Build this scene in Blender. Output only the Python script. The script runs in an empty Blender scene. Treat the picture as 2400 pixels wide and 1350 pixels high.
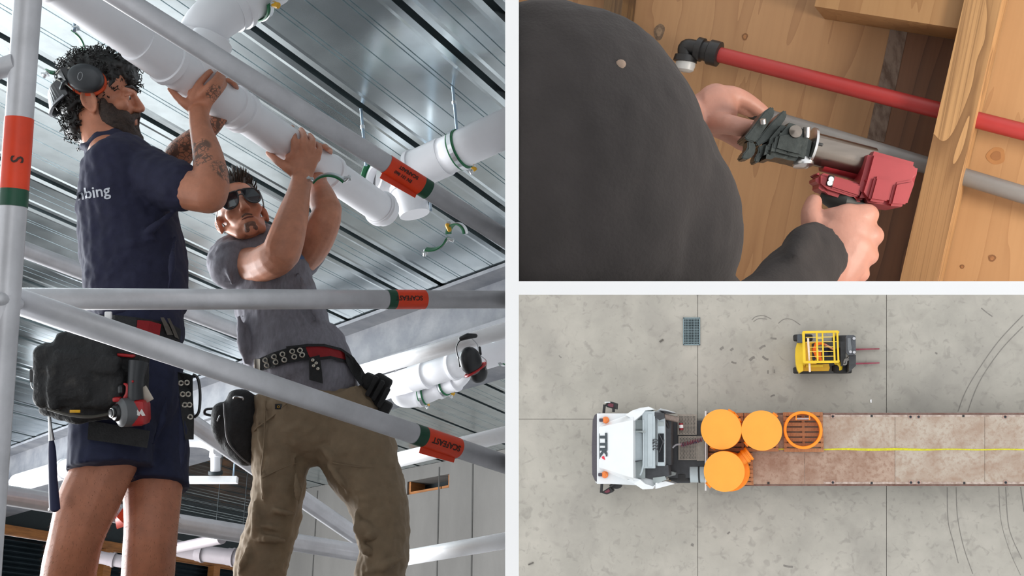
import bpy, bmesh, math, random
from mathutils import Vector, Matrix, Quaternion
from mathutils.bvhtree import BVHTree
random.seed(7)
SC = bpy.context.scene
COL = SC.collection
# ------------------------------------------------------------------ camera, world, light, exposure
FPX = 40.0/36.0*2400.0
PITCH = math.atan2(1020.0, FPX)
CAMZ = 1.6
cam_data = bpy.data.cameras.new('camera'); cam_data.lens = 40; cam_data.sensor_width = 36; cam_data.sensor_fit = 'HORIZONTAL'
cam_data.clip_start = .05; cam_data.clip_end = 400
cam = bpy.data.objects.new('camera', cam_data); COL.objects.link(cam)
cam.location = (0, 0, CAMZ); cam.rotation_euler = (math.pi/2 + PITCH, 0, 0)
SC.camera = cam
# camera frame (x right, y depth, z up) -> world
CM = Matrix.Translation((0, 0, CAMZ)) @ Matrix.Rotation(PITCH, 4, 'X')
CI = CM.inverted()
W = bpy.data.worlds.new('overcast_sky'); SC.world = W; W.use_nodes = True
W.node_tree.nodes['Background'].inputs[0].default_value = (.97, .985, 1.0, 1)
W.node_tree.nodes['Background'].inputs[1].default_value = 1.40
SC.view_settings.view_transform = 'Standard'
try: SC.view_settings.look = 'None'
except Exception: pass
SC.view_settings.exposure = 0; SC.view_settings.gamma = 1; SC.view_settings.use_curve_mapping = False
def area_light(name, loc, target, sx, sy, power, color):
    l = bpy.data.lights.new(name, 'AREA'); l.shape = 'RECTANGLE'; l.size = sx; l.size_y = sy; l.energy = power; l.color = color
    o = bpy.data.objects.new(name, l); COL.objects.link(o)
    o.location = loc; o.rotation_euler = (Vector(target)-Vector(loc)).to_track_quat('-Z', 'Y').to_euler()
    return o
# daylight through the open left side of the building
area_light('daylight_opening', (-7.4, 7.6, 1.8), (-1.0, 4.0, 2.3), 5.0, 3.4, 1350, (.96, .98, 1.0))
# site lamp over the stud wall
area_light('work_lamp', CM @ Vector((.92, .95, .07)), CM @ Vector((.55, 1.5, .16)), .16, .16, 5.2, (1.0, .90, .78))

# ------------------------------------------------------------------ helpers
def P(px, py, d):
    """point at depth d seen at photo pixel px,py"""
    return CM @ Vector(((px-1200)/FPX*d, d, (675-py)/FPX*d))
def ray(px, py):
    return (CM.to_3x3() @ Vector(((px-1200)/FPX, 1, (675-py)/FPX)))
def at_z(px, py, z):
    r = ray(px, py); t = (z-CAMZ)/r.z
    return Vector((0, 0, CAMZ)) + r*t
def at_plane(px, py, p0, n):
    o = Vector((0, 0, CAMZ)); r = ray(px, py)
    return o + r*((p0-o).dot(n)/r.dot(n))
CX = CM.to_3x3() @ Vector((1, 0, 0)); CY = CM.to_3x3() @ Vector((0, 1, 0)); CZ = CM.to_3x3() @ Vector((0, 0, 1))
def C(x, y, z):
    """direction given in the camera frame"""
    return CX*x + CY*y + CZ*z

MATS = {}
def lin(c):
    return tuple((v/12.92 if v <= .04045 else ((v+.055)/1.055)**2.4) for v in c)
def rgb(r, g, b): return lin((r/255, g/255, b/255))
def mat(name, c, rough=.5, metal=0., var=.12, scale=18., bump=0., bscale=60., stretch=None, c2=None, sub=0., trans=0., coat=0., spec=.5, detail=4., c2amt=(.42, .62)):
    if name in MATS: return MATS[name]
    m = bpy.data.materials.new(name); m.use_nodes = True
    nt = m.node_tree; N = nt.nodes; L = nt.links
    b = N['Principled BSDF']
    b.inputs['Roughness'].default_value = rough; b.inputs['Metallic'].default_value = metal
    b.inputs['Specular IOR Level'].default_value = spec
    if coat: b.inputs['Coat Weight'].default_value = coat
    if sub:
        b.inputs['Subsurface Weight'].default_value = sub
        b.inputs['Subsurface Radius'].default_value = (.02, .008, .004); b.inputs['Subsurface Scale'].default_value = .5
    if trans:
        b.inputs['Transmission Weight'].default_value = trans
    tc = N.new('ShaderNodeTexCoord'); mp = N.new('ShaderNodeMapping')
    L.new(tc.outputs['Object'], mp.inputs['Vector'])
    if stretch: mp.inputs['Scale'].default_value = stretch
    nz = N.new('ShaderNodeTexNoise'); nz.inputs['Scale'].default_value = scale; nz.inputs['Detail'].default_value = detail; nz.inputs['Roughness'].default_value = .62
    L.new(mp.outputs[0], nz.inputs['Vector'])
    rp = N.new('ShaderNodeValToRGB')
    if c2 is None:
        a = [max(0, v*(1-var)) for v in c]; z = [min(1, v*(1+var)) for v in c]
        rp.color_ramp.elements[0].position = .3; rp.color_ramp.elements[1].position = .7
    else:
        a, z = c, c2
        rp.color_ramp.elements[0].position = c2amt[0]; rp.color_ramp.elements[1].position = c2amt[1]
    rp.color_ramp.elements[0].color = (*a, 1); rp.color_ramp.elements[1].color = (*z, 1)
    L.new(nz.outputs['Fac'], rp.inputs[0]); L.new(rp.outputs[0], b.inputs['Base Color'])
    if bump:
        n2 = N.new('ShaderNodeTexNoise'); n2.inputs['Scale'].default_value = bscale; n2.inputs['Detail'].default_value = 3
        L.new(mp.outputs[0], n2.inputs['Vector'])
        bp = N.new('ShaderNodeBump'); bp.inputs['Strength'].default_value = bump; bp.inputs['Distance'].default_value = .01
        L.new(n2.outputs['Fac'], bp.inputs['Height']); L.new(bp.outputs[0], b.inputs['Normal'])
    MATS[name] = m
    return m
def nodes_of(m):
    return m.node_tree.nodes, m.node_tree.links, m.node_tree.nodes['Principled BSDF']
def math_node(N, L, op, a, b=None, clamp=False):
    n = N.new('ShaderNodeMath'); n.operation = op; n.use_clamp = clamp
    for i, v in enumerate((a, b)):
        if v is None: continue
        if isinstance(v, (int, float)): n.inputs[i].default_value = v
        else: L.new(v, n.inputs[i])
    return n.outputs[0]
def overlay(m, mask, color):
    """mix a flat colour over the material's base colour where mask is 1"""
    N, L, b = nodes_of(m)
    src = b.inputs['Base Color'].links[0].from_socket
    mx = N.new('ShaderNodeMix'); mx.data_type = 'RGBA'
    L.new(mask, mx.inputs[0]); L.new(src, mx.inputs[6]); mx.inputs[7].default_value = (*color, 1)
    L.new(mx.outputs[2], b.inputs['Base Color'])

def frame_of(d, side=None):
    d = d.normalized()
    if side is None:
        side = CX if abs(d.dot(CX)) < .9 else CZ
    s = (side - d*side.dot(d))
    if s.length < 1e-6: s = d.orthogonal()
    s.normalize()
    return s, d.cross(s).normalized()

class MB:
    """collects shapes in world space (or through self.T) and links them as one mesh"""
    def __init__(self, T=None):
        self.v = []; self.f = []; self.sm = []; self.T = T
    def add(self, vs, fs, smooth=False):
        o = len(self.v)
        for p in vs:
            p = Vector(p)
            self.v.append(self.T @ p if self.T is not None else p)
        for f in fs: self.f.append([i+o for i in f]); self.sm.append(smooth)
        return self
    def box(self, c, s, R=None):
        c = Vector(c); vs = []
        for x in (-.5, .5):
            for y in (-.5, .5):
                for z in (-.5, .5):
                    p = Vector((x*s[0], y*s[1], z*s[2]))
                    if R is not None: p = R @ p
                    vs.append(c+p)
        return self.add(vs, [(0,1,3,2),(4,6,7,5),(0,4,5,1),(2,3,7,6),(0,2,6,4),(1,5,7,3)])
    def rbox(self, c, s, r, R=None, seg=2):
        """box with rounded edges"""
        bm = bmesh.new(); bmesh.ops.create_cube(bm, size=1)
        for v in bm.verts: v.co = Vector((v.co.x*s[0], v.co.y*s[1], v.co.z*s[2]))
        bmesh.ops.bevel(bm, geom=bm.edges[:]+bm.verts[:], offset=min(r, min(s)*.49), segments=seg, profile=.5, affect='EDGES')
        c = Vector(c)
        vs = [c+(R @ v.co if R is not None else v.co) for v in bm.verts]
        bm.verts.index_update()
        fs = [[v.index for v in f.verts] for f in bm.faces]
        bm.free()
        return self.add(vs, fs, seg > 1)
    def hexa(self, p):
        """8 corners: 0-3 bottom loop, 4-7 top loop"""
        return self.add(p, [(3,2,1,0),(4,5,6,7),(0,1,5,4),(1,2,6,5),(2,3,7,6),(3,0,4,7)])
    def loft(self, pts, rad, n=16, side=None, caps=True, smooth=True, closed=False, sub=0, phase=0., squash=1.):
        """tube through pts; rad: float or (a,b) per point, a along `side`"""
        pts = [Vector(p) for p in pts]
        rad = [(r, r*squash) if isinstance(r, (int, float)) else tuple(r) for r in (rad if isinstance(rad, (list, tuple)) else [rad]*len(pts))]
        if sub and len(pts) > 2:
            np_, nr = [], []
            k = len(pts); rng = k if closed else k-1
            for i in range(rng):
                g = lambda j: (j % k) if closed else min(max(j, 0), k-1)
                a, b, c_, d = pts[g(i-1)], pts[g(i)], pts[g(i+1)], pts[g(i+2)]
                ra, rb, rc, rd = rad[g(i-1)], rad[g(i)], rad[g(i+1)], rad[g(i+2)]
                for q in range(sub):
                    t = q/sub
                    h = lambda A, B, C_, D: .5*(2*B + (C_-A)*t + (2*A-5*B+4*C_-D)*t*t + (3*B-A-3*C_+D)*t*t*t)
                    np_.append(h(a, b, c_, d)); nr.append(tuple(max(1e-4, h(ra[z], rb[z], rc[z], rd[z])) for z in (0, 1)))
            if not closed: np_.append(pts[-1]); nr.append(rad[-1])
            pts, rad = np_, nr
        k = len(pts); vs = []; fs = []
        s = None
        for i in range(k):
            if closed: d = pts[(i+1) % k]-pts[(i-1) % k]
            else: d = pts[min(i+1, k-1)]-pts[max(i-1, 0)]
            if d.length < 1e-9: d = Vector((0, 0, 1))
            if side is not None: s, t = frame_of(d, side)
            else: s, t = frame_of(d, s)
            for j in range(n):
                a = 2*math.pi*j/n+phase
                vs.append(pts[i]+s*math.cos(a)*rad[i][0]+t*math.sin(a)*rad[i][1])
        for i in range(k if closed else k-1):
            i2 = (i+1) % k
            for j in range(n):
                j2 = (j+1) % n
                fs.append((i*n+j, i*n+j2, i2*n+j2, i2*n+j))
        self.add(vs, fs, smooth)
        if caps and not closed:
            o = len(self.v)-len(vs)
            self.f.append([o+j for j in range(n)][::-1]); self.sm.append(False)
            self.f.append([o+(k-1)*n+j for j in range(n)]); self.sm.append(False)
        return self
    def tube(self, a, b, r0, r1=None, n=20): return self.loft([a, b], [r0, r0 if r1 is None else r1], n)
    def capsule(self, pts, rad, n=12, side=None, sub=0):
        """loft with rounded ends"""
        pts = [Vector(p) for p in pts]
        rad = list(rad) if isinstance(rad, (list, tuple)) else [rad]*len(pts)
        def r2(r): return (r, r) if isinstance(r, (int, float)) else r
        d0 = (pts[0]-pts[1]).normalized(); d1 = (pts[-1]-pts[-2]).normalized()
        A = r2(rad[0]); B = r2(rad[-1]); ma = min(A); mb = min(B)
        pre = [(pts[0]+d0*ma*.95, (A[0]*.3, A[1]*.3)), (pts[0]+d0*ma*.7, (A[0]*.72, A[1]*.72)), (pts[0]+d0*ma*.35, (A[0]*.93, A[1]*.93))]
        post = [(pts[-1]+d1*mb*.35, (B[0]*.93, B[1]*.93)), (pts[-1]+d1*mb*.7, (B[0]*.72, B[1]*.72)), (pts[-1]+d1*mb*.95, (B[0]*.3, B[1]*.3))]
        pp = [q[0] for q in pre]+pts+[q[0] for q in post]
        rr = [q[1] for q in pre]+[r2(r) for r in rad]+[q[1] for q in post]
        return self.loft(pp, rr, n, side, True, True, False, sub)
    def ell(self, c, ax, n=14, m=9):
        """ellipsoid, ax = three axis vectors"""
        c = Vector(c); vs = [c+ax[2]]; fs = []
        for i in range(1, m):
            th = math.pi*i/m
            for j in range(n):
                a = 2*math.pi*j/n
                vs.append(c+ax[0]*math.sin(th)*math.cos(a)+ax[1]*math.sin(th)*math.sin(a)+ax[2]*math.cos(th))
        vs.append(c-ax[2]); e = len(vs)-1
        for j in range(n):
            fs.append((0, 1+j, 1+(j+1) % n)); fs.append((e, e-n+(j+1) % n, e-n+j))
        for i in range(m-2):
            for j in range(n):
                fs.append((1+i*n+j, 1+(i+1)*n+j, 1+(i+1)*n+(j+1) % n, 1+i*n+(j+1) % n))
        return self.add(vs, fs, True)
    def ball(self, c, r, n=14, m=9): return self.ell(c, (Vector((r, 0, 0)), Vector((0, r, 0)), Vector((0, 0, r))), n, m)
    def prism(self, poly, off, smooth=False):
        """extrude a closed polygon (3D points) by vector off"""
        k = len(poly); off = Vector(off); vs = [Vector(p) for p in poly]; vs += [p+off for p in vs]
        fs = [list(range(k))[::-1], list(range(k, 2*k))]+[(i, (i+1) % k, k+(i+1) % k, k+i) for i in range(k)]
        return self.add(vs, fs, smooth)
    def lathe(self, c, axis, prof, n=28, side=None, caps=True):
        """prof: list of (along, radius); closed with caps when radius>0 at ends"""
        axis = Vector(axis).normalized(); c = Vector(c); s, t = frame_of(axis, side); vs = []; fs = []; k = len(prof)
        for (h, r) in prof:
            for j in range(n):
                a = 2*math.pi*j/n; vs.append(c+axis*h+(s*math.cos(a)+t*math.sin(a))*max(r, 1e-5))
        for i in range(k-1):
            for j in range(n):
                fs.append((i*n+j, i*n+(j+1) % n, (i+1)*n+(j+1) % n, (i+1)*n+j))
        if caps: fs.append(list(range(n))[::-1]); fs.append([(k-1)*n+j for j in range(n)])
        return self.add(vs, fs, True)
    def band(self, c, axis, r, w, th, a0, a1, side, n=24):
        """curved strap: part of a ring about axis, width w along the axis"""
        axis = Vector(axis).normalized(); c = Vector(c); s, t = frame_of(axis, side); vs = []; fs = []
        for i in range(n+1):
            a = a0+(a1-a0)*i/n; d = s*math.cos(a)+t*math.sin(a)
            for (rr, h) in ((r, -w/2), (r+th, -w/2), (r+th, w/2), (r, w/2)): vs.append(c+d*rr+axis*h)
        for i in range(n):
            for j in range(4): fs.append((i*4+j, i*4+(j+1) % 4, i*4+4+(j+1) % 4, i*4+4+j))
        if abs(abs(a1-a0)-2*math.pi) > 1e-3: fs += [(3, 2, 1, 0), (n*4, n*4+1, n*4+2, n*4+3)]
        return self.add(vs, fs, False)
    def mesh(self, name):
        me = bpy.data.meshes.new(name); me.from_pydata([tuple(p) for p in self.v], [], self.f)
        me.polygons.foreach_set('use_smooth', self.sm); me.update()
        return me
    def build(self, name, material, parent=None, fix=True, edge=None):
        me = self.mesh(name)
        if fix:
            bm = bmesh.new(); bm.from_mesh(me); bmesh.ops.recalc_face_normals(bm, faces=bm.faces[:]); bm.to_mesh(me); bm.free()
        if any(self.sm):
            try: me.set_sharp_from_angle(angle=edge if edge else math.radians(42))
            except Exception: pass
        return link(name, me, material, parent)

def link(name, me, material, parent=None):
    o = bpy.data.objects.new(name, me); COL.objects.link(o)
    if material is not None and not me.materials: me.materials.append(material)
    if parent is not None: o.parent = parent
    return o
def thing(name, label, cat, group=None):
    o = bpy.data.objects.new(name, None); COL.objects.link(o); o.empty_display_size = .05
    return tag(o, label, cat, group)
def tag(o, label=None, cat=None, group=None, kind=None):
    if label: o['label'] = label
    if cat: o['category'] = cat
    if group: o['group'] = group
    if kind: o['kind'] = kind
    return o
def remesh(mb, name, material, parent=None, voxel=.006, smooth=4, disp=None, push=0.):
    """union of closed shapes as one continuous smooth surface"""
    me = mb.mesh(name+'_raw'); o = bpy.data.objects.new(name, me); COL.objects.link(o)
    r = o.modifiers.new('r', 'REMESH'); r.mode = 'VOXEL'; r.voxel_size = voxel; r.use_smooth_shade = True
    if smooth:
        s = o.modifiers.new('s', 'SMOOTH'); s.factor = .5; s.iterations = smooth
    for (size, strength, mid) in (disp or []):
        t = bpy.data.textures.new(name+'_folds', 'CLOUDS'); t.noise_scale = size; t.noise_depth = 2
        d = o.modifiers.new('d', 'DISPLACE'); d.texture = t; d.strength = strength; d.mid_level = mid; d.texture_coords = 'LOCAL'
    dg = bpy.context.evaluated_depsgraph_get(); dg.update()
    nm = bpy.data.meshes.new_from_object(o.evaluated_get(dg)); nm.name = name
    bpy.data.objects.remove(o); bpy.data.meshes.remove(me)
    nm.polygons.foreach_set('use_smooth', [True]*len(nm.polygons))
    nm.materials.clear()
    return link(name, nm, material, parent)
def text_mesh(body, size, extrude=.0005, bold=0.):
    cu = bpy.data.curves.new('t', 'FONT'); cu.body = body; cu.size = size; cu.extrude = extrude; cu.offset = bold
    cu.align_x = 'CENTER'; cu.align_y = 'CENTER'; cu.resolution_u = 3
    o = bpy.data.objects.new('t', cu); COL.objects.link(o)
    dg = bpy.context.evaluated_depsgraph_get(); dg.update()
    me = bpy.data.meshes.new_from_object(o.evaluated_get(dg)); bpy.data.objects.remove(o); bpy.data.curves.remove(cu)
    return me
def text_at(name, body, size, origin, xdir, ydir, material, parent, extrude=.0006, bold=0., wrap=None, squeeze=1.):
    """flat lettering on a surface, wrap(point)->point may bend it"""
    me = text_mesh(body, size, extrude, bold); xd = xdir.normalized(); n = xd.cross(ydir).normalized(); yd = n.cross(xd)
    for v in me.vertices:
        p = origin+xd*v.co.x*squeeze+yd*v.co.y+n*v.co.z
        v.co = wrap(p, v.co) if wrap else p
    return link(name, me, material, parent)
def cyl_wrap(a, b, r, up):
    """wrap for lettering round a tube a-b"""
    ax = (b-a).normalized(); up = up-ax*up.dot(ax)
    def w(p, co):
        h = (p-a).dot(ax); c0 = a+ax*h; d = p-c0; n = up.normalized(); t = ax.cross(n).normalized()
        ang = d.dot(t)/r; rr = r+.0006+max(0, co.z)
        return c0+(n*math.cos(ang)+t*math.sin(ang))*rr
    return w
def kids(o): return [c for c in o.children]
def base_origin(o):
    """put a thing's origin at its base without moving anything"""
    lo = Vector((1e9,)*3); hi = -lo; ms = []
    def walk(q):
        if q.type == 'MESH': ms.append(q)
        for c in kids(q): walk(c)
    walk(o)
    for q in ms:
        for v in q.data.vertices:
            p = q.matrix_world @ v.co
            for i in range(3): lo[i] = min(lo[i], p[i]); hi[i] = max(hi[i], p[i])
    return Vector(((lo.x+hi.x)/2, (lo.y+hi.y)/2, lo.z))
# ------------------------------------------------------------------ dividing walls between the three places (white)
WHITE = mat('white_paint', (.97, .97, .97), .6, var=.01)
FR = .80; HW = 16/FPX*FR
T = MB(CM)
wc = T.box((0, (FR+13)/2, 0), (2*HW, 13-FR, 9)).build('wall_center', WHITE)
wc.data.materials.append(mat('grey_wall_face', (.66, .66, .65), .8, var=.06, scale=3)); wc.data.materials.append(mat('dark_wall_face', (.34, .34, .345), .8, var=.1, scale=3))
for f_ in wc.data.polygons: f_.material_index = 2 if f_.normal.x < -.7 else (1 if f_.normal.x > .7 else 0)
tag(wc, 'white wall dividing the scaffold scene from the two right-hand scenes', 'wall', kind='structure')
tag(MB(CM).box((2+HW, (FR+2.1)/2, 0), (4, 2.1-FR, 2*HW)).build('wall_ledge', WHITE), 'white ledge wall between the timber wall scene and the yard scene', 'wall', kind='structure')

# ------------------------------------------------------------------ left place: building under construction
H = 4.0
GALV = mat('galvanised_steel', (.68, .75, .77), .30, 1.0, var=.10, scale=9, detail=8)
N, L, b = nodes_of(GALV)
vo = N.new('ShaderNodeTexVoronoi'); vo.inputs['Scale'].default_value = 160
tc = N.new('ShaderNodeTexCoord'); L.new(tc.outputs['Object'], vo.inputs['Vector'])
nz = N.new('ShaderNodeTexNoise'); nz.inputs['Scale'].default_value = 2.2; nz.inputs['Detail'].default_value = 3; L.new(tc.outputs['Object'], nz.inputs['Vector'])
r1 = math_node(N, L, 'MULTIPLY', vo.outputs['Color'], .05); r2 = math_node(N, L, 'MULTIPLY', nz.outputs['Fac'], .22)
L.new(math_node(N, L, 'ADD', r2, .11), b.inputs['Roughness'])
DARKGAP = mat('dark_seam', (.012, .02, .024), .7)
CONC = mat('cast_concrete', rgb(106, 104, 101), .85, var=.18, scale=1.6, bump=.15, bscale=30, stretch=(1, 1, .35), detail=8)
FLOORC = mat('site_floor', (.06, .06, .063), .8, var=.3, scale=2)
BEAM = mat('beam_paint', rgb(84, 87, 94), .55, var=.15, scale=6, bump=.05, c2=rgb(116, 117, 120), c2amt=(.35, .75))
dR = Vector((.5, .866, 0)); nR = Vector((.866, -.5, 0)); UP = Vector((0, 0, 1))
seams = [-.33, -.90, -1.20, -1.78, -2.06, -2.62, -2.90, -3.47, -3.75, -4.33, -4.64, -5.21, -5.52, -6.10, -6.43, -6.98, -7.28, -7.86, -8.15, -8.72, -9.02, -9.59, -9.89, -10.46, -10.76, -11.33, -11.63, -12.2, -12.5, -13.07, -13.37]
def rc(s, t, z): return nR*s+dR*t+UP*z
ceil = MB().hexa([rc(-13.6, -6, H+.05), rc(-.3, -6, H+.05), rc(-.3, 19, H+.05), rc(-13.6, 19, H+.05), rc(-13.6, -6, H+.15), rc(-.3, -6, H+.15), rc(-.3, 19, H+.15), rc(-13.6, 19, H+.15)])
# the slab is trimmed along the white dividing wall
def trim(mb):
    """keep the room on its own side of the dividing wall"""
    bm = bmesh.new(); bm.from_mesh(mb.mesh('t'))
    bmesh.ops.bisect_plane(bm, geom=bm.verts[:]+bm.edges[:]+bm.faces[:], plane_co=(-.006, 0, 0), plane_no=(1, 0, 0), clear_outer=True)
    bmesh.ops.holes_fill(bm, edges=[e for e in bm.edges if e.is_boundary], sides=0)
    bmesh.ops.recalc_face_normals(bm, faces=bm.faces[:])
    me = bpy.data.meshes.new('t'); bm.to_mesh(me); bm.free(); return me
ceiling = tag(link('ceiling', trim(ceil), DARKGAP), 'galvanised steel deck ceiling with dark seams', 'ceiling', kind='structure')
GAP = .017
for i in range(len(seams)-1):
    s1, s0 = seams[i], seams[i+1]; w = s1-s0; a, z = s0+GAP, s1-GAP
    # profile across the sheet: lip, small folded ridges, flat pan
    pr = [(a, H+.05), (a, H), (a+.03, H-.0015), (a+.045, H)]
    for q in ((.25, .29, .5, .72, .76) if w > .4 else (.4, .6)):
        c0 = a+(z-a)*q; pr += [(c0-.004, H), (c0-.003, H+.006), (c0+.001, H+.006), (c0+.002, H)]
    pr += [(z-.045, H), (z-.03, H-.0015), (z, H), (z, H+.05)]
    mb = MB(); vs = []
    for t in (-6, 19):
        for (s, zz) in pr: vs.append(rc(s, t, zz))
    k = len(pr)
    mb.add(vs, [(j, j+1, k+j+1, k+j) for j in range(k-1)]+[(k-1, 0, k, 2*k-1), list(range(k)), list(range(k, 2*k))])
    me = trim(mb)
    if len(me.polygons): link('deck_panel', me, GALV, ceiling)
# unseen dark lining added on the dividing wall to cut its bounce light
tag(MB().box((-.0068, 7.3, 2.1), (.0036, 10.6, 3.8)).build('wall_right_added', mat('added_dark_lining', (.24, .24, .245), .8)), 'unseen dark lining added at the right end of the scaffold room to cut bounce light', 'wall', kind='structure')
# steel beam
B0, B1 = Vector((-4.8, 10.51, 0)), Vector((-.04, 5.86, 0)); bd = (B1-B0).normalized(); bn = Vector((-bd.y, bd.x, 0))
if bn.y < 0: bn = -bn
S0 = B0-bd*4; S1 = B1+bd*.03
beam = thing('steel_beam', 'grey painted steel beam under the deck ceiling, crossing behind the scaffold', 'beam'); beam['kind'] = 'structure'
def slab(a, b_, off0, off1, z0, z1):
    return MB().hexa([a+bn*off0+UP*z0, b_+bn*off0+UP*z0, b_+bn*off1+UP*z0, a+bn*off1+UP*z0, a+bn*off0+UP*z1, b_+bn*off0+UP*z1, b_+bn*off1+UP*z1, a+bn*off1+UP*z1])
link('top_flange', trim(slab(S0, S1, 0, .30, H-.03, H-.008)), BEAM, beam)
link('web', trim(slab(S0, S1, .14, .16, H-.33, H-.03)), BEAM, beam)
link('bottom_flange', trim(slab(S0, S1, 0.0, .30, H-.36, H-.33)), BEAM, beam)
link('underside_plate', trim(slab(S0, S1, .03, .62, H-.42, H-.362)), BEAM, beam)
# concrete wall behind, with a slot
W0 = Vector((-.03, 10.465, 0)); wd = Vector((-.752, .66, 0)).normalized(); wn = Vector((wd.y, -wd.x, 0))
if wn.y < 0: wn = -wn
def wq(px, py):
    p = at_plane(px, py, W0, wn); return (p-W0).dot(wd), p.z
(sa, za), (sb, zb) = wq(955, 1128), wq(1053, 1112); zlo = wq(1000, 1152)[1]
slot = (min(sa, sb), max(sa, sb), zlo, (za+zb)/2)
wl = 3.3
wallb = MB()
def wbox(s0, s1, z0, z1, dth=.25):
    a, c_ = W0+wd*s0, W0+wd*s1
    wallb.hexa([a+UP*z0, c_+UP*z0, c_+wn*dth+UP*z0, a+wn*dth+UP*z0, a+UP*z1, c_+UP*z1, c_+wn*dth+UP*z1, a+wn*dth+UP*z1])
wbox(-.1, slot[0], 0, H-.002); wbox(slot[1], wl, 0, H-.002); wbox(slot[0], slot[1], 0, slot[2]); wbox(slot[0], slot[1], slot[3], H-.002)
wall_back = tag(link('wall_back', trim(wallb), CONC), 'grey cast concrete wall with a rectangular slot near its top', 'wall', kind='structure')
TIMB = mat('raw_timber', rgb(150, 96, 48), .7, var=.3, scale=6, stretch=(1, 1, 9))
frame_ = MB()
for (s0, s1, z0, z1) in ((slot[0], slot[1], slot[2], slot[2]+.03), (slot[0], slot[0]+.03, slot[2], slot[3]), (slot[1]-.03, slot[1], slot[2], slot[3])):
    a, c_ = W0+wd*s0+wn*.02, W0+wd*s1+wn*.02
    frame_.hexa([a+UP*z0, c_+UP*z0, c_+wn*.2+UP*z0, a+wn*.2+UP*z0, a+UP*z1, c_+UP*z1, c_+wn*.2+UP*z1, a+wn*.2+UP*z1])
frame_.build('slot_lining', TIMB, wall_back)
MB().hexa([W0+wd*slot[0]+wn*.251+UP*slot[2], W0+wd*slot[1]+wn*.251+UP*slot[2], W0+wd*slot[1]+wn*.27+UP*slot[2], W0+wd*slot[0]+wn*.27+UP*slot[2]]+
          [W0+wd*slot[0]+wn*.251+UP*slot[3], W0+wd*slot[1]+wn*.251+UP*slot[3], W0+wd*slot[1]+wn*.27+UP*slot[3], W0+wd*slot[0]+wn*.27+UP*slot[3]]).build('slot_back', DARKGAP, wall_back)
for s in (.45, .9, 1.5, 2.05, 2.75):   # board marks of the formwork
    a = W0+wd*s-wn*.004
    MB().hexa([a, a+wd*.015, a+wd*.015+wn*.004, a+wn*.004]+[q+UP*(H-.05) for q in (a, a+wd*.015, a+wd*.015+wn*.004, a+wn*.004)]).build('board_mark', mat('formwork_line', rgb(70, 69, 67), .9), wall_back)
# dark corrugated metal wall, far left, with timber plate and studs
CORR = mat('dark_corrugated_steel', (.035, .05, .06), .32, .75, var=.2, scale=4)
V0 = Vector((-6.6, 9.6, 0)); vd = Vector((.5, .866, 0)); vn = Vector((.866, -.5, 0))
VL = 14; prof = []
k = 64; zt = 3.42
vs = []
for i in range(k*4+1):
    z = zt*i/(k*4); o = .018*math.sin(i*math.pi/2)
    vs += [V0+vn*o+UP*z, V0+vd*VL+vn*o+UP*z]
cw = MB().add(vs, [(2*i, 2*i+1, 2*i+3, 2*i+2) for i in range(k*4)], True)
wall_far = tag(cw.build('wall_left', CORR), 'dark horizontally corrugated steel wall at the far left behind the legs', 'wall', kind='structure')
def vbox(s0, s1, o0, o1, z0, z1):
    a, c_ = V0+vd*s0, V0+vd*s1
    return MB().hexa([a+vn*o0+UP*z0, c_+vn*o0+UP*z0, c_+vn*o1+UP*z0, a+vn*o1+UP*z0, a+vn*o0+UP*z1, c_+vn*o0+UP*z1, c_+vn*o1+UP*z1, a+vn*o1+UP*z1])
vbox(0, VL, -.05, .06, zt+.01, zt+.10).build('top_plate', TIMB, wall_far)
vbox(0, VL, -.06, -.02, zt+.10, H-.004).build('bulkhead', DARKGAP, wall_far)
for s in (3.9, 4.75, 5.6, 6.5, 7.6, 8.8): vbox(s, s+.11, .03, .13, 0, zt).build('stud', TIMB, wall_far)
# dark end wall
tag(MB().box((-3.6, 16.6, 2.0), (7.1, .2, 4.0)).build('wall_end', CORR), 'dark wall closing the far end of the building', 'wall', kind='structure')
# floor slab
tag(MB().box((-1.45, 4.2, -.06), (2.9-.02, 24, .12)).build('floor', FLOORC), 'dark concrete floor slab below the scaffold', 'floor', kind='structure')
# unseen wall added behind the photographer to hold back front light
tag(MB().box((-2.6, -4.2, 2.0), (5.0, .2, 4.0)).build('wall_front', CONC), 'unseen concrete wall added behind the photographer', 'wall', kind='structure')

# ------------------------------------------------------------------ scaffold tubes
ALU = mat('aluminium_tube', (.54, .54, .565), .40, .35, var=.18, scale=7, bump=.04, bscale=120, detail=8)
ALUW = mat('lit_aluminium', (.92, .92, .93), .35, .1, var=.07, scale=9)  # light on the rear rails put into a near-white metal colour
LAB_O = mat('orange_label', rgb(222, 62, 22), .45, var=.12, scale=12)
LAB_G = mat('green_label', rgb(14, 70, 48), .45, var=.2, scale=25)
INK = mat('dark_print', (.035, .015, .01), .6, var=.05)
def pix_tube(p0, p1, r, ext=0., n=24, ribs=0):
    a, b_ = P(*p0), P(*p1); d = (b_-a).normalized(); a = a-d*ext
    mb = MB(); rr = r
    if ribs:   # fluted extrusion
        k = n*2; s, t = frame_of(d); vs = []
        for q in (a, b_):
            for j in range(k):
                an = 2*math.pi*j/k; rj = r*(1-.035*(j % 4 == 0)); vs.append(q+(s*math.cos(an)+t*math.sin(an))*rj)
        mb.add(vs, [(j, (j+1) % k, k+(j+1) % k, k+j) for j in range(k)]+[list(range(k)), list(range(k, 2*k))], True)
    else: mb.tube(a, b_, rr, n=n)
    return a, b_, mb
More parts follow.
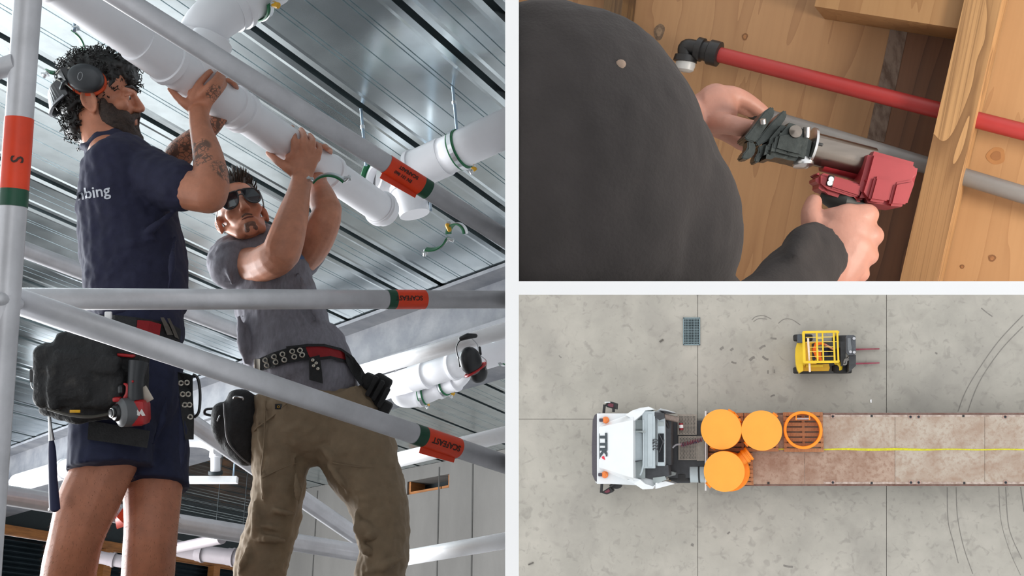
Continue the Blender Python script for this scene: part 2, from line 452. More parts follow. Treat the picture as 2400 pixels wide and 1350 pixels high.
def label_on(root, a, b_, r, ta, tb, tg, txt, flip, up, size=.03, tail=False, lines=1):
    """orange and green sticker with lettering around a tube (positions along it, 0..1)"""
    L_ = b_-a; d = L_.normalized(); s, t = frame_of(d, up)
    def seg(t0, t1, m, nm):
        o = MB()
        n = 28; vs = []
        for h in (t0, t1):
            for j in range(n):
                an = 2*math.pi*j/n; vs.append(a+L_*h+(s*math.cos(an)+t*math.sin(an))*(r+.0008))
        o.add(vs, [(j, (j+1) % n, n+(j+1) % n, n+j) for j in range(n)], True)
        return o.build(nm, m, root)
    seg(ta, tb, LAB_O, 'orange_sticker'); seg(tb if tg > tb else tg, tg if tg > tb else ta, LAB_G, 'green_sticker')
    if tail:
        e = a+L_*ta; f = a+L_*tb; up = (up-d*up.dot(d)).normalized(); q = -(CZ-d*CZ.dot(d)).normalized()
        MB().hexa([e+q*r*.95, f+q*r*.95, f+q*(r+.012), e+q*(r+.016)]+[p+up*.0015 for p in (e+q*r*.95, f+q*r*.95, f+q*(r+.012), e+q*(r+.016))]).build('label_flap', LAB_O, root)
    if txt:
        mid = a+L_*((ta+tb)/2); w = cyl_wrap(a, b_, r+.001, up)
        xd = -d if flip else d; yd = up.cross(xd).normalized()*(1)
        text_at('lettering', txt, size, mid+up*r, xd, yd, INK, root, .0004, .0004, w)
SCG = 'aluminium scaffold tubes'
toCam = lambda p: (Vector((0, 0, CAMZ))-p).normalized()
def scaffold(label, p0, p1, r, m=ALU, ext=0., lab=None, ribs=0):
    t = thing('scaffold_tube', label, 'scaffold tube', SCG)
    a, b_, mb = pix_tube(p0, p1, r, ext, ribs=ribs)
    if p1[0] > 1180:      # runs into the dividing wall: cut flush with it
        q = P(*p1); q = q+(q-a).normalized()*.12; mb = MB().tube(a, q, r, n=28); link('tube', trim(mb), m, t)
    else: mb.build('tube', m, t)
    return t, a, b_
# upright at the far left
t, a, b_ = scaffold('pale grey upright scaffold tube at the far left edge, with orange and green sticker', (68, -40, 2.08), (-68, 1856, 1.955), .0243, ext=.8)
def frac(a, b_, py, px=None):
    best = min(range(2001), key=lambda i: abs((CI @ (a+(b_-a)*i/2000)).z/(CI @ (a+(b_-a)*i/2000)).y*-FPX+675-py) if px is None else abs((CI @ (a+(b_-a)*i/2000)).x/(CI @ (a+(b_-a)*i/2000)).y*FPX+1200-px))
    return best/2000
label_on(t, a, b_, .0243, frac(a, b_, 278), frac(a, b_, 445), frac(a, b_, 486), 'S', False, toCam(a), .03)
MB().tube(P(4, 690, 2.03), P(-3, 800, 2.03), .031).build('coupler', ALU, t)
MB().capsule([P(0, 700, 2.0), P(40, 712, 2.06)], .012).build('coupler_pin', ALU, t)
MB().loft([P(-60, 190, 2.06), P(-12, 165, 2.06), P(38, 150, 2.06)], [.02, .018, .02], sub=4).build('welded_rung', ALU, t)
# top rail running down to the right
t, a, b_ = scaffold('grey scaffold rail running diagonally in front of the white pipe, top centre', (262, -18, 2.45), (1191, 563, 3.02), .0243, ext=1.0)
f0 = frac(a, b_, 0, 905); f1 = frac(a, b_, 0, 985); f2 = frac(a, b_, 0, 1003)
label_on(t, a, b_, .0243, f0, f1, f2, 'SCAFEAST', True, C(.15, -.93, .35), .013, True)
text_at('small_print', 'EN 131 860', .011, a+(b_-a)*((f0+f1)/2)+C(.05, -1, -.25).normalized()*.0243, -(b_-a).normalized(), C(.05, -1, -.25).cross(-(b_-a)), INK, t, .0004, .0003, cyl_wrap(a, b_, .0253, C(.05, -1, -.25)))
# level guard rail
t, a, b_ = scaffold('level scaffold guard rail across the waists of both workers, with upside-down sticker', (28, 701, 2.42), (1191, 702, 3.1), .0243, ribs=1)
f0 = frac(a, b_, 0, 925); f1 = frac(a, b_, 0, 994); f2 = frac(a, b_, 0, 905)
label_on(t, a, b_, .0243, f0, f1, f2, 'SCAFEAST', True, C(0, -.98, .15), .017)
# sloping brace
t, a, b_ = scaffold('sloping scaffold brace crossing both workers from the left upright down to lower right', (30, 702, 2.08), (1191, 1090, 2.9), .0243)
f0 = frac(a, b_, 0, 992); f1 = frac(a, b_, 0, 1072); f2 = frac(a, b_, 0, 970)
label_on(t, a, b_, .0243, f0, f1, f2, 'SCAFEAST', True, C(.1, -.98, .15), .02, True)
# rails behind the workers
scaffold('scaffold rail behind the bare legs of the worker in shorts, low in the picture', (-20, 1155, 3.75), (290, 1206, 3.95), .0335, ext=.8, ribs=1)
t, a, b_ = scaffold('low scaffold rail between the legs of the two workers, torn orange sticker on it', (285, 1205, 3.95), (868, 1300, 4.5), .0335, ribs=1)
MB().loft([P(272, 1225, 3.9), P(285, 1222, 3.88), P(303, 1192, 3.9)], [(.022, .002)]*3, 8, side=CZ).build('torn_sticker', LAB_O, t)
scaffold('grey scaffold rail running behind the back of the man in navy, down to the right', (-30, 552, 4.2), (575, 783, 5.1), .032, ext=.9)
t, a, b_ = scaffold('steep scaffold brace seen between the khaki trouser legs', (440, 985, 4.3), (858, 1272, 4.75), .034, ribs=1)
MB().tube(a+(b_-a)*.95, a+(b_-a)*.97, .0345).build('orange_sticker', LAB_O, t)
scaffold('bright scaffold rail from which the black ear defenders hang', (850, 871, 4.35), (1192, 772, 4.0), .0285, ALUW)
scaffold('bright scaffold rail behind the right khaki knee, below the hanging ear defenders', (915, 1082, 4.4), (1192, 1016, 4.05), .029, ALUW, ribs=1)
scaffold('bright scaffold rail at bottom right beside the khaki shin', (935, 1310, 4.35), (1192, 1266, 4.0), .029, ALUW, ribs=1)

# ------------------------------------------------------------------ drain pipes
PVC = mat('white_pvc', (.80, .80, .83), .3, var=.03, scale=6)
def pipe(label, pts, r, rings=(), ends=None, group='white plastic drain pipes', sub=6, name='drain_pipe', m=None, hang=None):
    """pts: pixel+depth points of the axis; rings: (fraction, length) sockets"""
    t = thing(name, label, 'pipe', group)
    w = [P(*p) for p in pts]; m = m or PVC
    if hang is not None:
        p = w[0].lerp(w[-1], hang); MB().tube(p, Vector((p.x, p.y, H)), .003, n=8).build('hanger_rod', DARKGAP, t)
    hi = max(range(len(w)), key=lambda i: pts[i][0])
    if pts[hi][0] > 1180 and len(w) == 2:
        v = list(w); v[hi] = w[hi]+(w[hi]-w[1-hi]).normalized()*.2; link('pipe', trim(MB().loft(v, r, 32)), m, t)
    else: MB().loft(w, r, 32, sub=sub if len(w) > 2 else 0).build('pipe', m, t)
    for q in rings:
        i = int(q[0]*(len(w)-1)) if q[0] < 1 else len(w)-2
        u = q[0]*(len(w)-1)-i; p = w[i].lerp(w[i+1], u); d = (w[i+1]-w[i]).normalized(); hl = q[1]/2
        MB().lathe(p, d, [(-hl, r), (-hl, r+.004), (hl-.022, r+.004), (hl-.02, r+.010), (hl-.002, r+.010), (hl, r)], 36).build('socket', m, t)
    return t, w
t, w = pipe('long white drain pipe both workers hold up overhead', [(120, -45, 2.96), (905, 497, 4.36)], .0585, [(.44, .13), (.66, .02), (.73, .15), (.975, .03)])
d = (w[1]-w[0]).normalized(); MB().tube(w[0]-d*1.3, w[0]+d*.01, .0585, n=32).build('pipe_length', PVC, t); fr = lambda px: w[0]+(w[1]-w[0])*frac(w[0], w[1], 0, px)
MB().lathe(fr(395), d, [(-.13, .058), (-.13, .064), (-.01, .064), (-.008, .070), (.012, .070), (.014, .063), (.28, .063), (.282, .069), (.30, .069), (.302, .058)], 40).build('tee_body', PVC, t)
q0 = fr(452); bdir = C(.34, .30, .88).normalized()
MB().loft([q0, q0+bdir*.06, q0+bdir*.14], [.064, .064, .064], 32).build('tee_branch', PVC, t)
pipe('thick white bend rising from the tee towards the top edge, green clamp at its end', [(466, 118, 3.55), (476, 78, 3.55), (505, 42, 3.55), (560, 8, 3.6), (640, -40, 3.7)], .073, [(.1, .07), (.70, .05)])
t, w = pipe('white drain pipe entering from the right edge below the ceiling, held by a green clamp', [(1193, 298, 4.44), (985, 393, 4.62)], .0765, [(.9, .16)])
t, w = pipe('short white branch fitting behind the long pipe with an open socket and a closed end', [(985, 393, 4.62), (940, 424, 4.66), (893, 425, 4.68)], .070, [])
e = w[-1]; ed = (P(872, 415, 4.62)-P(925, 430, 4.68)).normalized()
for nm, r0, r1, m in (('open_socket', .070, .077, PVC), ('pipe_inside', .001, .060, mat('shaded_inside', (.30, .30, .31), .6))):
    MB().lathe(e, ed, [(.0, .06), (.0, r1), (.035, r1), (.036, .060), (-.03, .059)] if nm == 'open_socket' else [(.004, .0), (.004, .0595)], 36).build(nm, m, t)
MB().loft([P(950, 425, 4.64), P(962, 462, 4.62), P(972, 503, 4.60)], [.072, .066, .061], 32, sub=4).build('branch', PVC, t)
MB().lathe(P(957, 445, 4.63), (P(972, 505, 4.60)-P(950, 425, 4.64)), [(-.02, .066), (-.02, .076), (.0, .076), (.002, .066)], 36).build('branch_collar', PVC, t)
pipe('large white drain pipe running behind the hanging ear defenders', [(880, 915, 6.0), (1194, 818, 5.58)], .064, [(.35, .10), (.6, .02)])
t, w = pipe('white drain pipe with two bends and green clamps, below the pipe behind the ear defenders', [(932, 912, 5.95), (938, 932, 5.95), (962, 937, 5.95), (1000, 927, 5.93), (1040, 908, 5.9), (1072, 893, 5.85), (1090, 872, 5.8)], .042, [(.42, .03), (.62, .03), (.8, .03)])
MB().hexa([P(903, 917, 5.9), P(907, 917, 5.9), P(930, 868, 5.9), P(926, 868, 5.9), P(903, 917, 5.92), P(907, 917, 5.92), P(930, 868, 5.92), P(926, 868, 5.92)]).build('hanger_strap', ALU, t)
pipe('white drain pipe at the far left behind the bare thigh', [(42, 1132, 9.3), (205, 1085, 8.6)], .075, [(.7, .02)], hang=.9)
t, w = pipe('white drain pipe with a drop leg seen between the two workers', [(425, 1030, 8.0), (480, 1034, 8.0), (512, 1050, 7.95)], .05)
MB().loft([P(505, 1035, 8.0), P(505, 1104, 8.0)], .034, 28).build('drop_leg', PVC, t)
MB().lathe(P(505, 1062, 8.0), -UP, [(-.02, .034), (-.02, .041), (.03, .041), (.032, .034)]).build('collar', PVC, t)
t = thing('strut_channel', 'short galvanised channel hung on a rod between the two workers', 'channel')
MB().box((P(493, 1125, 8.0)), (.38, .06, .045)).build('channel', ALUW, t); MB().tube(P(546, 1128, 8.0), P(546, 1128, 8.0)+UP*(H-.43-P(546, 1128, 8.0).z), .006).build('rod', mat('blue_zinc_rod', (.35, .45, .55), .35, .8), t)
MB().tube(P(505, 1104, 8.0), P(505, 1112, 8.0), .05).build('rubber_foot', DARKGAP, t)
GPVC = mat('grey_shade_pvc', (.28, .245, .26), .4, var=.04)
pipe('grey drain pipe low between the two workers', [(405, 1282, 8.8), (470, 1296, 8.8), (592, 1312, 8.7)], .062, [(.5, .06), (.8, .06)], group='far grey pipes', m=GPVC, hang=.85)
pipe('thin grey pipe rising from the low grey drain pipe', [(412, 1285, 8.6), (520, 1262, 8.2)], .04, [], group='far grey pipes', m=GPVC, hang=.85)
pipe('blurred pale pipe stub between the bare shins', [(228, 1305, 9.2), (296, 1318, 9.2)], .05, [(.5, .05)], group='far grey pipes', m=GPVC, hang=.85)

# ------------------------------------------------------------------ pipe clamps and hanger rods
GRN = mat('green_rubber', rgb(18, 104, 62), .55, var=.15); ZINC = mat('zinc', (.72, .74, .76), .28, .9, var=.1); YEL = mat('yellow_cap', rgb(214, 160, 20), .45)
CG = 'green rubber lined pipe clamps'
def arc_clamp(label, c, axis, r, a0, a1, side, w=.034, ears=True, cap=True):
    t = thing('pipe_clamp', label, 'pipe clamp', CG)
    MB().band(c, axis, r, w, .005, a0, a1, side, 28).build('rubber_liner', GRN, t)
    MB().band(c, axis, r+.0052, w*.55, .003, a0, a1, side, 28).build('steel_band', ZINC, t)
    s, q = frame_of(Vector(axis), side)
    for i, an in enumerate((a0, a1)):
        d = s*math.cos(an)+q*math.sin(an)
        if ears:
            mb = MB(); mb.tube(c+d*(r+.004), c+d*(r+.03), .006, n=10); mb.box(c+d*(r+.018), (.022, .02, .006)); mb.build('bolt_ear', ZINC, t)
            if cap and i == 0: MB().tube(c+d*(r+.012), c+d*(r+.034), .010, n=12).build('yellow_cap', YEL, t)
    return t
def rod(label, p0, p1, r=.006):
    t = thing('threaded_rod', label, 'threaded rod', 'hanger rods from the ceiling')
    a = at_z(p0[0], p0[1], H); b_ = P(*p1)
    MB().tube(a, b_, r, n=10).build('rod', mat('blue_zinc_rod', (.35, .45, .55), .35, .8), t)
    MB().tube(a+(b_-a)*.3, a+(b_-a)*.36, r*1.6, n=6).build('nut', ZINC, t)
ax = (P(1182, 303, 4.45)-P(985, 393, 4.62)).normalized()
arc_clamp('green clamp closed round the white pipe at the right edge, yellow cap', P(1078, 351, 4.54), ax, .0775, 2.2, 2.2+2*math.pi-.4, C(0, -1, 0))
rod('threaded rod holding the clamp on the right-hand pipe', (1061, 205), (1072, 315, 4.53))
arc_clamp('green open half clamp round the open socket behind the long pipe', P(876, 414, 4.66), (P(872, 415, 4.62)-P(925, 430, 4.68)), .082, -.35, 2.9, C(.9, .1, .2))
rod('threaded rod above the open socket clamp', (846, 255), (858, 388, 4.66))
arc_clamp('empty green half clamp hanging open left of the curly-haired worker', P(138, 118, 3.9), C(.6, -.7, -.4), .078, -1.5, 1.5, C(.58, .72, -.385), w=.045, cap=False)
rod('threaded rod above the empty clamp left of the curly-haired worker', (176, 20), (174, 72, 3.88))
arc_clamp('empty green half clamp in front of the bare elbow', P(775, 455, 3.7), C(.1, .93, .35), .062, -2.5, -.75, C(1, 0, 0), cap=False)
t = arc_clamp('green clamp hanging open in an S shape at right of the pipe ends', P(1004, 540, 4.2), C(.2, .85, .3), .072, .35, 1.75, C(1, 0, 0), w=.036, cap=False)
cc = P(1071, 548, 4.2); axx = C(.45, .85, .1)
MB().band(cc, axx, .034, .036, .005, -3.2, -.05, C(1, 0, 0), 24).build('rubber_liner', GRN, t); MB().band(cc, axx, .0395, .02, .003, -3.2, -.05, C(1, 0, 0), 24).build('steel_band', ZINC, t)
MB().capsule([P(1049, 528, 4.2), P(1053, 538, 4.2)], .009).build('yellow_cap', YEL, t); MB().tube(P(1047, 522, 4.2), P(1056, 520, 4.2), .007, n=8).build('bolt_ear', ZINC, t)
rod('threaded rod above the S-shaped open clamp', (1004, 440), (1010, 492, 4.2), .005)
arc_clamp('green clamp at the top edge on the thick white bend', P(592, -8, 3.63), (P(640, -40, 3.7)-P(560, 8, 3.6)), .075, 0, 2*math.pi-.3, CX)
ax = (P(1182, 822, 5.6)-P(880, 915, 6.0)).normalized()
arc_clamp('green clamp at the right edge on the pipe behind the ear defenders', P(1176, 824, 5.62), ax, .066, 2.2, 2.2+2*math.pi-.4, C(0, -1, 0), w=.03)
arc_clamp('green clamp on the lower bent pipe, nearest the black pouch', P(990, 929, 5.93), (P(1000, 927, 5.93)-P(962, 937, 5.95)), .043, 2.3, 2.3+2*math.pi-.4, C(0, -1, 0), w=.03)
arc_clamp('green clamp on the lower bent pipe, nearest the ear defenders', P(1040, 908, 5.9), (P(1072, 893, 5.85)-P(1040, 908, 5.9)), .043, 2.3, 2.3+2*math.pi-.4, C(0, -1, 0), w=.03)
arc_clamp('green clamp on the far left pipe behind the thigh', P(155, 1100, 8.85), (P(205, 1085, 8.6)-P(42, 1132, 9.3)), .077, 0, 2*math.pi-.3, C(0, -1, 0), w=.04, ears=False)
# ------------------------------------------------------------------ people
SKIN1 = mat('tanned_skin', rgb(182, 119, 91), .5, var=.14, scale=26, bump=.06, bscale=220, sub=.12)
SKIN2 = mat('fair_tanned_skin', rgb(190, 128, 100), .5, var=.15, scale=24, bump=.06, bscale=220, sub=.12)
SKIN3 = mat('pale_skin', rgb(178, 128, 111), .5, var=.10, scale=24, bump=.05, bscale=220, sub=.12)
NAVY = mat('navy_cotton', rgb(32, 33, 58), .85, var=.15, scale=40, bump=.12, bscale=500)
NAVY2 = mat('navy_twill', rgb(30, 35, 62), .85, var=.15, scale=40, bump=.12, bscale=500)
GREY = mat('grey_marl', rgb(122, 120, 128), .9, var=.16, scale=120, bump=.12, bscale=500, stretch=(1, 1, .25))
KHAKI = mat('khaki_canvas', rgb(130, 112, 89), .85, var=.10, scale=30, bump=.12, bscale=500)
HAIRB = mat('black_hair', (.012, .010, .009), .45, var=.4, scale=60)
HAIRD = mat('dark_brown_hair', (.03, .018, .011), .5, var=.4, scale=60)
STUB = mat('brown_beard', (.035, .020, .014), .7, var=.5, scale=140, bump=.5, bscale=260)
BLK = mat('black_plastic', (.016, .017, .019), .35, var=.2); BLKF = mat('black_nylon', (.014, .014, .015), .8, var=.35, scale=30, bump=.3, bscale=180)
CHAR = mat('charcoal_shell', (.03, .033, .037), .45, var=.12, scale=30); ORG = mat('orange_cushion', rgb(205, 70, 20), .6); RED = mat('red_plastic', rgb(170, 26, 30), .4, var=.1); REDF = mat('red_webbing', rgb(140, 14, 22), .75, bump=.1, bscale=300)
STEEL = mat('steel', (.6, .6, .6), .28, .95, var=.08); BRASS = mat('nickel_eyelet', (.62, .58, .5), .3, .9, var=.1)

def head_parts(mb, O, f, u, k=1.0, ears=True):
    """skull, face and ears added to a union; O between the ears, f forward, u up"""
    f = f.normalized(); u = (u-f*u.dot(f)).normalized(); r = f.cross(u)   # r: towards the person's right ear
    q = lambda a, b_, c_: O+(f*a+r*b_+u*c_)*k
    def el(a, b_, c_, x, y, z): mb.ell(q(a, b_, c_), (f*x*k, r*y*k, u*z*k), 16, 10)
    def cap(p0, p1, r0, r1): mb.capsule([q(*p0), q(*p1)], [r0*k, r1*k], 10)
    el(-.005, 0, .055, .098, .074, .086); el(.042, 0, .06, .056, .062, .058); el(.05, 0, -.012, .046, .057, .06)
    el(.042, 0, -.06, .05, .048, .046); el(.078, 0, -.092, .022, .026, .021)
    for s in (-1, 1):
        cap((.0, s*.052, -.025), (.06, s*.036, -.088), .018, .018)
        cap((.082, s*.046, .034), (.098, s*.012, .03), .0105, .011)
        el(.066, s*.043, -.012, .026, .021, .02)
        el(.106, s*.012, -.025, .012, .009, .008)
        cap((.096, s*.004, -.05), (.084, s*.024, -.054), .0075, .005)
        cap((.094, s*.004, -.063), (.084, s*.02, -.06), .0085, .005)
        # orbit floor
        el(.078, s*.032, .012, .017, .017, .012)
        if ears:
            e = lambda a, c_: q(a, s*(.079+.006*(abs(a+.012)/.02)), c_)
            ring = [e(.004, .008), e(-.004, .028), e(-.022, .032), e(-.034, .018), e(-.030, -.006), e(-.016, -.022), e(-.004, -.030), e(.004, -.022), e(.005, -.004)]
            mb.loft(ring, .0052*k, 8, sub=3, closed=True)
            el(-.013, s*.076, .003, .019, .006, .028); el(.003, s*.078, .0, .006, .006, .010)
    cap((.098, 0, .026), (.117, 0, -.019), .0085, .0125); cap((.092, 0, .03), (.10, 0, .02), .01, .009)
    return f, r, u, q

def finger(mb, pts, r0, r1):
    mb.capsule(pts, [r0+(r1-r0)*i/(len(pts)-1) for i in range(len(pts))], 10, sub=3)

def hair_shell(name, base, parent, m, tufts, seedn, curl=.008, strand=.0022):
    """base: MB union for the mass; tufts: list of (point, direction, length) curly locks"""
    rnd = random.Random(seedn)
    o = remesh(base, name, m, parent, .005, 3, [(.02, .016, .5)])
    mb = MB()
    for (p, d, ln) in tufts:
        s, t = frame_of(d); ph = rnd.random()*6.28; pts = []
        turns = rnd.uniform(.8, 1.7)
        for i in range(8):
            a = ph+turns*2*math.pi*i/7; w = curl*(.3+i/7)
            pts.append(p+d*ln*i/7+(s*math.cos(a)+t*math.sin(a))*w)
        mb.loft(pts, [strand]*7+[strand*.3], 5, sub=2)
    if tufts:
        tag(mb.build('curls', m, o), kind='stuff')
    return o
def scatter_on(o, n, seedn, keep):
    """points with normals spread over a mesh"""
    rnd = random.Random(seedn); ps = o.data.polygons; out = []
    if not len(ps): return out
    tries = 0
    while len(out) < n and tries < n*30:
        tries += 1; f = ps[rnd.randrange(len(ps))]
        if keep(f.center): out.append((f.center.copy(), f.normal.copy()))
    return out

# ================================================================= worker in navy, seen from behind in profile
D1 = lambda py: 3.25+.0004*(675-py)
A = lambda px, py, dd=0.: P(px, py, D1(py)+dd)
pm = lambda n, d=3.25: n*d/FPX             # pixels -> metres at that depth
man1 = thing('person', 'bearded man with curly black hair, navy t-shirt and navy shorts, reaching up to the pipe', 'person')
mb = MB()
O1 = A(236, 247, .0)
f1, r1_, u1, q1 = head_parts(mb, O1, C(.985, .12, .10), C(-.10, -.02, 1))
# neck and trunk (inside the clothes)
mb.capsule([q1(-.02, 0, -.01), A(238, 310), A(262, 365)], [.058, .060, .075], 18)
mb.capsule([A(268, 380), A(300, 450), A(305, 560), A(318, 680), A(330, 790), A(318, 880)], [(.07, .12), (.10, .12), (.10, .10), (.10, .09), (.09, .09), (.09, .10)], 18, side=CX, sub=3)
# near (right) arm
mb.capsule([A(335, 415, -.06), A(420, 440, -.14), A(488, 456, -.19)], [.062, .058, .053], 16, sub=3)
mb.capsule([A(490, 455, -.19), A(494, 432, -.18), A(492, 395, -.15), A(484, 350, -.11), A(470, 300, -.07), A(466, 268, -.05)], [.051, .052, .047, .041, .032, .030], 16, sub=3)
# near hand on the pipe: back of the hand to us, thumb out to the left
wr = A(466, 272, -.05)
mb.capsule([wr, A(466, 245, -.045), A(474, 222, -.055)], [(.029, .020), (.040, .017), (.046, .015)], 14, side=CX)
mb.capsule([A(452, 232, -.06), A(474, 224, -.06), A(498, 226, -.045)], .016, 12)
finger(mb, [A(450, 226, -.065), A(466, 198, -.08), A(480, 181, -.075), A(492, 168, -.055)], .0125, .0095)
finger(mb, [A(472, 222, -.07), A(492, 200, -.085), A(506, 186, -.07), A(515, 171, -.04)], .0125, .010)
finger(mb, [A(490, 222, -.06), A(508, 205, -.07), A(519, 190, -.045), A(523, 182, -.01)], .012, .0095)
finger(mb, [A(500, 230, -.045), A(514, 214, -.045), A(523, 203, -.02), A(527, 196, .01)], .011, .0085)
finger(mb, [A(448, 252, -.05), A(430, 240, -.065), A(415, 227, -.06), A(399, 209, -.045)], .0165, .0095)
# far (left) arm, tattooed, behind
mb.capsule([A(330, 410, .16), A(385, 410, .26), A(412, 380, .24)], [.058, .05, .046], 14, sub=3)
mb.capsule([A(408, 382, .24), A(428, 352, .20), A(470, 318, .16), A(503, 290, .14)], [.046, .043, .036, .027], 14, sub=3)
mb.capsule([A(503, 290, .14), A(522, 255, .13), A(530, 228, .12)], [(.027, .02), (.038, .018), (.04, .016)], 12, side=CX)
finger(mb, [A(520, 232, .12), A(533, 205, .10), A(528, 190, .06), A(521, 186, .03)], .011, .0085)
finger(mb, [A(530, 230, .12), A(544, 204, .10), A(541, 192, .06), A(535, 188, .03)], .011, .0085)
finger(mb, [A(538, 234, .12), A(552, 212, .10), A(552, 201, .06), A(548, 197, .03)], .0105, .008)
finger(mb, [A(510, 262, .12), A(498, 248, .09), A(492, 235, .07)], .014, .010)
# legs
mb.capsule([A(290, 930, -.02), A(258, 1050, -.04), A(236, 1110, -.05), A(205, 1180, -.04), A(178, 1262, -.02), A(160, 1350, .04), A(150, 1450, .10), A(150, 1560, .12), A(152, 1640, .12)], [.088, .088, .080, .080, .070, .071, .060, .042, .038], 20, sub=3)
mb.capsule([A(360, 930, .10), A(362, 1060, .10), A(358, 1145, .08), A(355, 1225, .07), A(350, 1300, .10), A(346, 1365, .14), A(342, 1460, .17), A(340, 1560, .18), A(338, 1640, .18)], [.085, .083, .080, .072, .071, .070, .058, .042, .038], 20, sub=3)
body1 = remesh(mb, 'body', SKIN1, man1, .0045, 4)
lh = MB(); rnd = random.Random(33)
for (p, n_) in scatter_on(body1, 2600, 34, lambda c: (CI @ c).z/(CI @ c).y < (675-1100)/FPX):
    d = (n_+UP*-.7+CX*rnd.uniform(-.4, .4)).normalized(); lh.add([p+CX*.0004, p-CX*.0004, p+CY*.0004, p+d*rnd.uniform(.006, .013)], [(0, 1, 3), (1, 2, 3), (2, 0, 3)])
tag(lh.build('leg_hair', mat('leg_hair', rgb(120, 84, 58), .6), body1, fix=False), kind='stuff')
# tattoos: inked marks on both forearms
N, L, b = nodes_of(SKIN1)
def tattoo(center, radius, scale, thr):
    g = N.new('ShaderNodeNewGeometry')
    d = N.new('ShaderNodeVectorMath'); d.operation = 'DISTANCE'; L.new(g.outputs['Position'], d.inputs[0]); d.inputs[1].default_value = center
    fall = math_node(N, L, 'SUBTRACT', 1.0, math_node(N, L, 'DIVIDE', d.outputs['Value'], radius), True)
    fall = math_node(N, L, 'MULTIPLY', fall, 6.0, True)
    nz = N.new('ShaderNodeTexVoronoi'); nz.feature = 'DISTANCE_TO_EDGE'; nz.inputs['Scale'].default_value = scale; L.new(g.outputs['Position'], nz.inputs['Vector'])
    n2 = N.new('ShaderNodeTexNoise'); n2.inputs['Scale'].default_value = scale*.7; n2.inputs['Detail'].default_value = 4; L.new(g.outputs['Position'], n2.inputs['Vector'])
    ink = math_node(N, L, 'GREATER_THAN', n2.outputs['Fac'], thr)
    ln = math_node(N, L, 'LESS_THAN', nz.outputs['Distance'], .07)
    m_ = math_node(N, L, 'MAXIMUM', ink, ln)
    overlay(SKIN1, math_node(N, L, 'MULTIPLY', math_node(N, L, 'MULTIPLY', m_, fall), .72), (.035, .04, .035))
tattoo(A(463, 352, -.16), .045, 55, .5); tattoo(A(478, 378, -.19), .03, 55, .5); tattoo(A(520, 405, -.19), .042, 90, .56)
tattoo(A(445, 335, .18), .16, 70, .55); tattoo(A(503, 218, -.07), .028, 110, .6)
# eye, brows
for s in (-1, 1):
    MB().ball(q1(.0835, s*.031, .012), .0112).build('eye', mat('eye_white', (.6, .55, .5), .2), man1)
    MB().ball(q1(.0905, s*.031, .010), .0058).build('iris', mat('dark_iris', (.02, .012, .008), .15), man1)
    MB().capsule([q1(.088, s*.018, .023), q1(.095, s*.032, .022), q1(.084, s*.046, .016)], .0045, 8, sub=2).build('eyelid', SKIN1, man1)
    MB().capsule([q1(.108, s*.012, .037), q1(.1, s*.03, .044), q1(.086, s*.048, .04)], [.004, .005, .003], 8, sub=2).build('eyebrow', HAIRB, man1)
# beard
bb = MB()
for s in (-1, 1):
    bb.capsule([q1(.022, s*.066, .0), q1(.026, s*.064, -.03), q1(.045, s*.055, -.075), q1(.08, s*.025, -.105)], [.011, .021, .028, .03], 10, sub=3)
    bb.capsule([q1(.105, s*.004, -.039), q1(.094, s*.026, -.048), q1(.084, s*.038, -.072), q1(.086, s*.025, -.10)], [.0085, .011, .016, .02], 8, sub=2)
    bb.ell(q1(.054, s*.043, -.056), (f1*.042, r1_*.027, u1*.038)); bb.ell(q1(.036, s*.052, -.034), (f1*.026, r1_*.018, u1*.03))
bb.capsule([q1(.09, 0, -.082), q1(.086, 0, -.118)], [.017, .028], 12); bb.ell(q1(.055, 0, -.105), (f1*.045, r1_*.05, u1*.022))
remesh(bb, 'beard', STUB, man1, .004, 3, [(.012, .006, .5)])
# hair: curly mass over crown and nape
hb = MB()
hb.ell(q1(-.008, 0, .085), (f1*.105, r1_*.083, u1*.082)); hb.ell(q1(.075, 0, .105), (f1*.042, r1_*.06, u1*.034)); hb.ell(q1(.095, 0, .075), (f1*.022, r1_*.05, u1*.03))
hb.ell(q1(-.075, 0, .02), (f1*.042, r1_*.072, u1*.085)); hb.ell(q1(-.072, 0, -.055), (f1*.035, r1_*.062, u1*.05)); hb.ell(q1(-.05, 0, -.085), (f1*.028, r1_*.052, u1*.038))
hb.ell(q1(-.03, 0, .03), (f1*.05, r1_*.079, u1*.05))
hair1 = hair_shell('hair', hb, man1, HAIRB, [], 3)
pts = scatter_on(hair1, 900, 5, lambda c: True)
mbc = MB(); rnd = random.Random(11)
for (p, n_) in pts:
    s, t = frame_of(n_); ph = rnd.random()*6.28; ln = rnd.uniform(.008, .024); cr = rnd.uniform(.004, .009); pp = []
    for i in range(7):
        a_ = ph+rnd.uniform(5, 8)*i/6
        pp.append(p+n_*ln*i/6+(s*math.cos(a_)+t*math.sin(a_))*cr*(i/6+.2))
    mbc.loft(pp, [.0016]*6+[.0006], 4)
tag(mbc.build('curls', HAIRB, hair1, fix=False), kind='stuff')
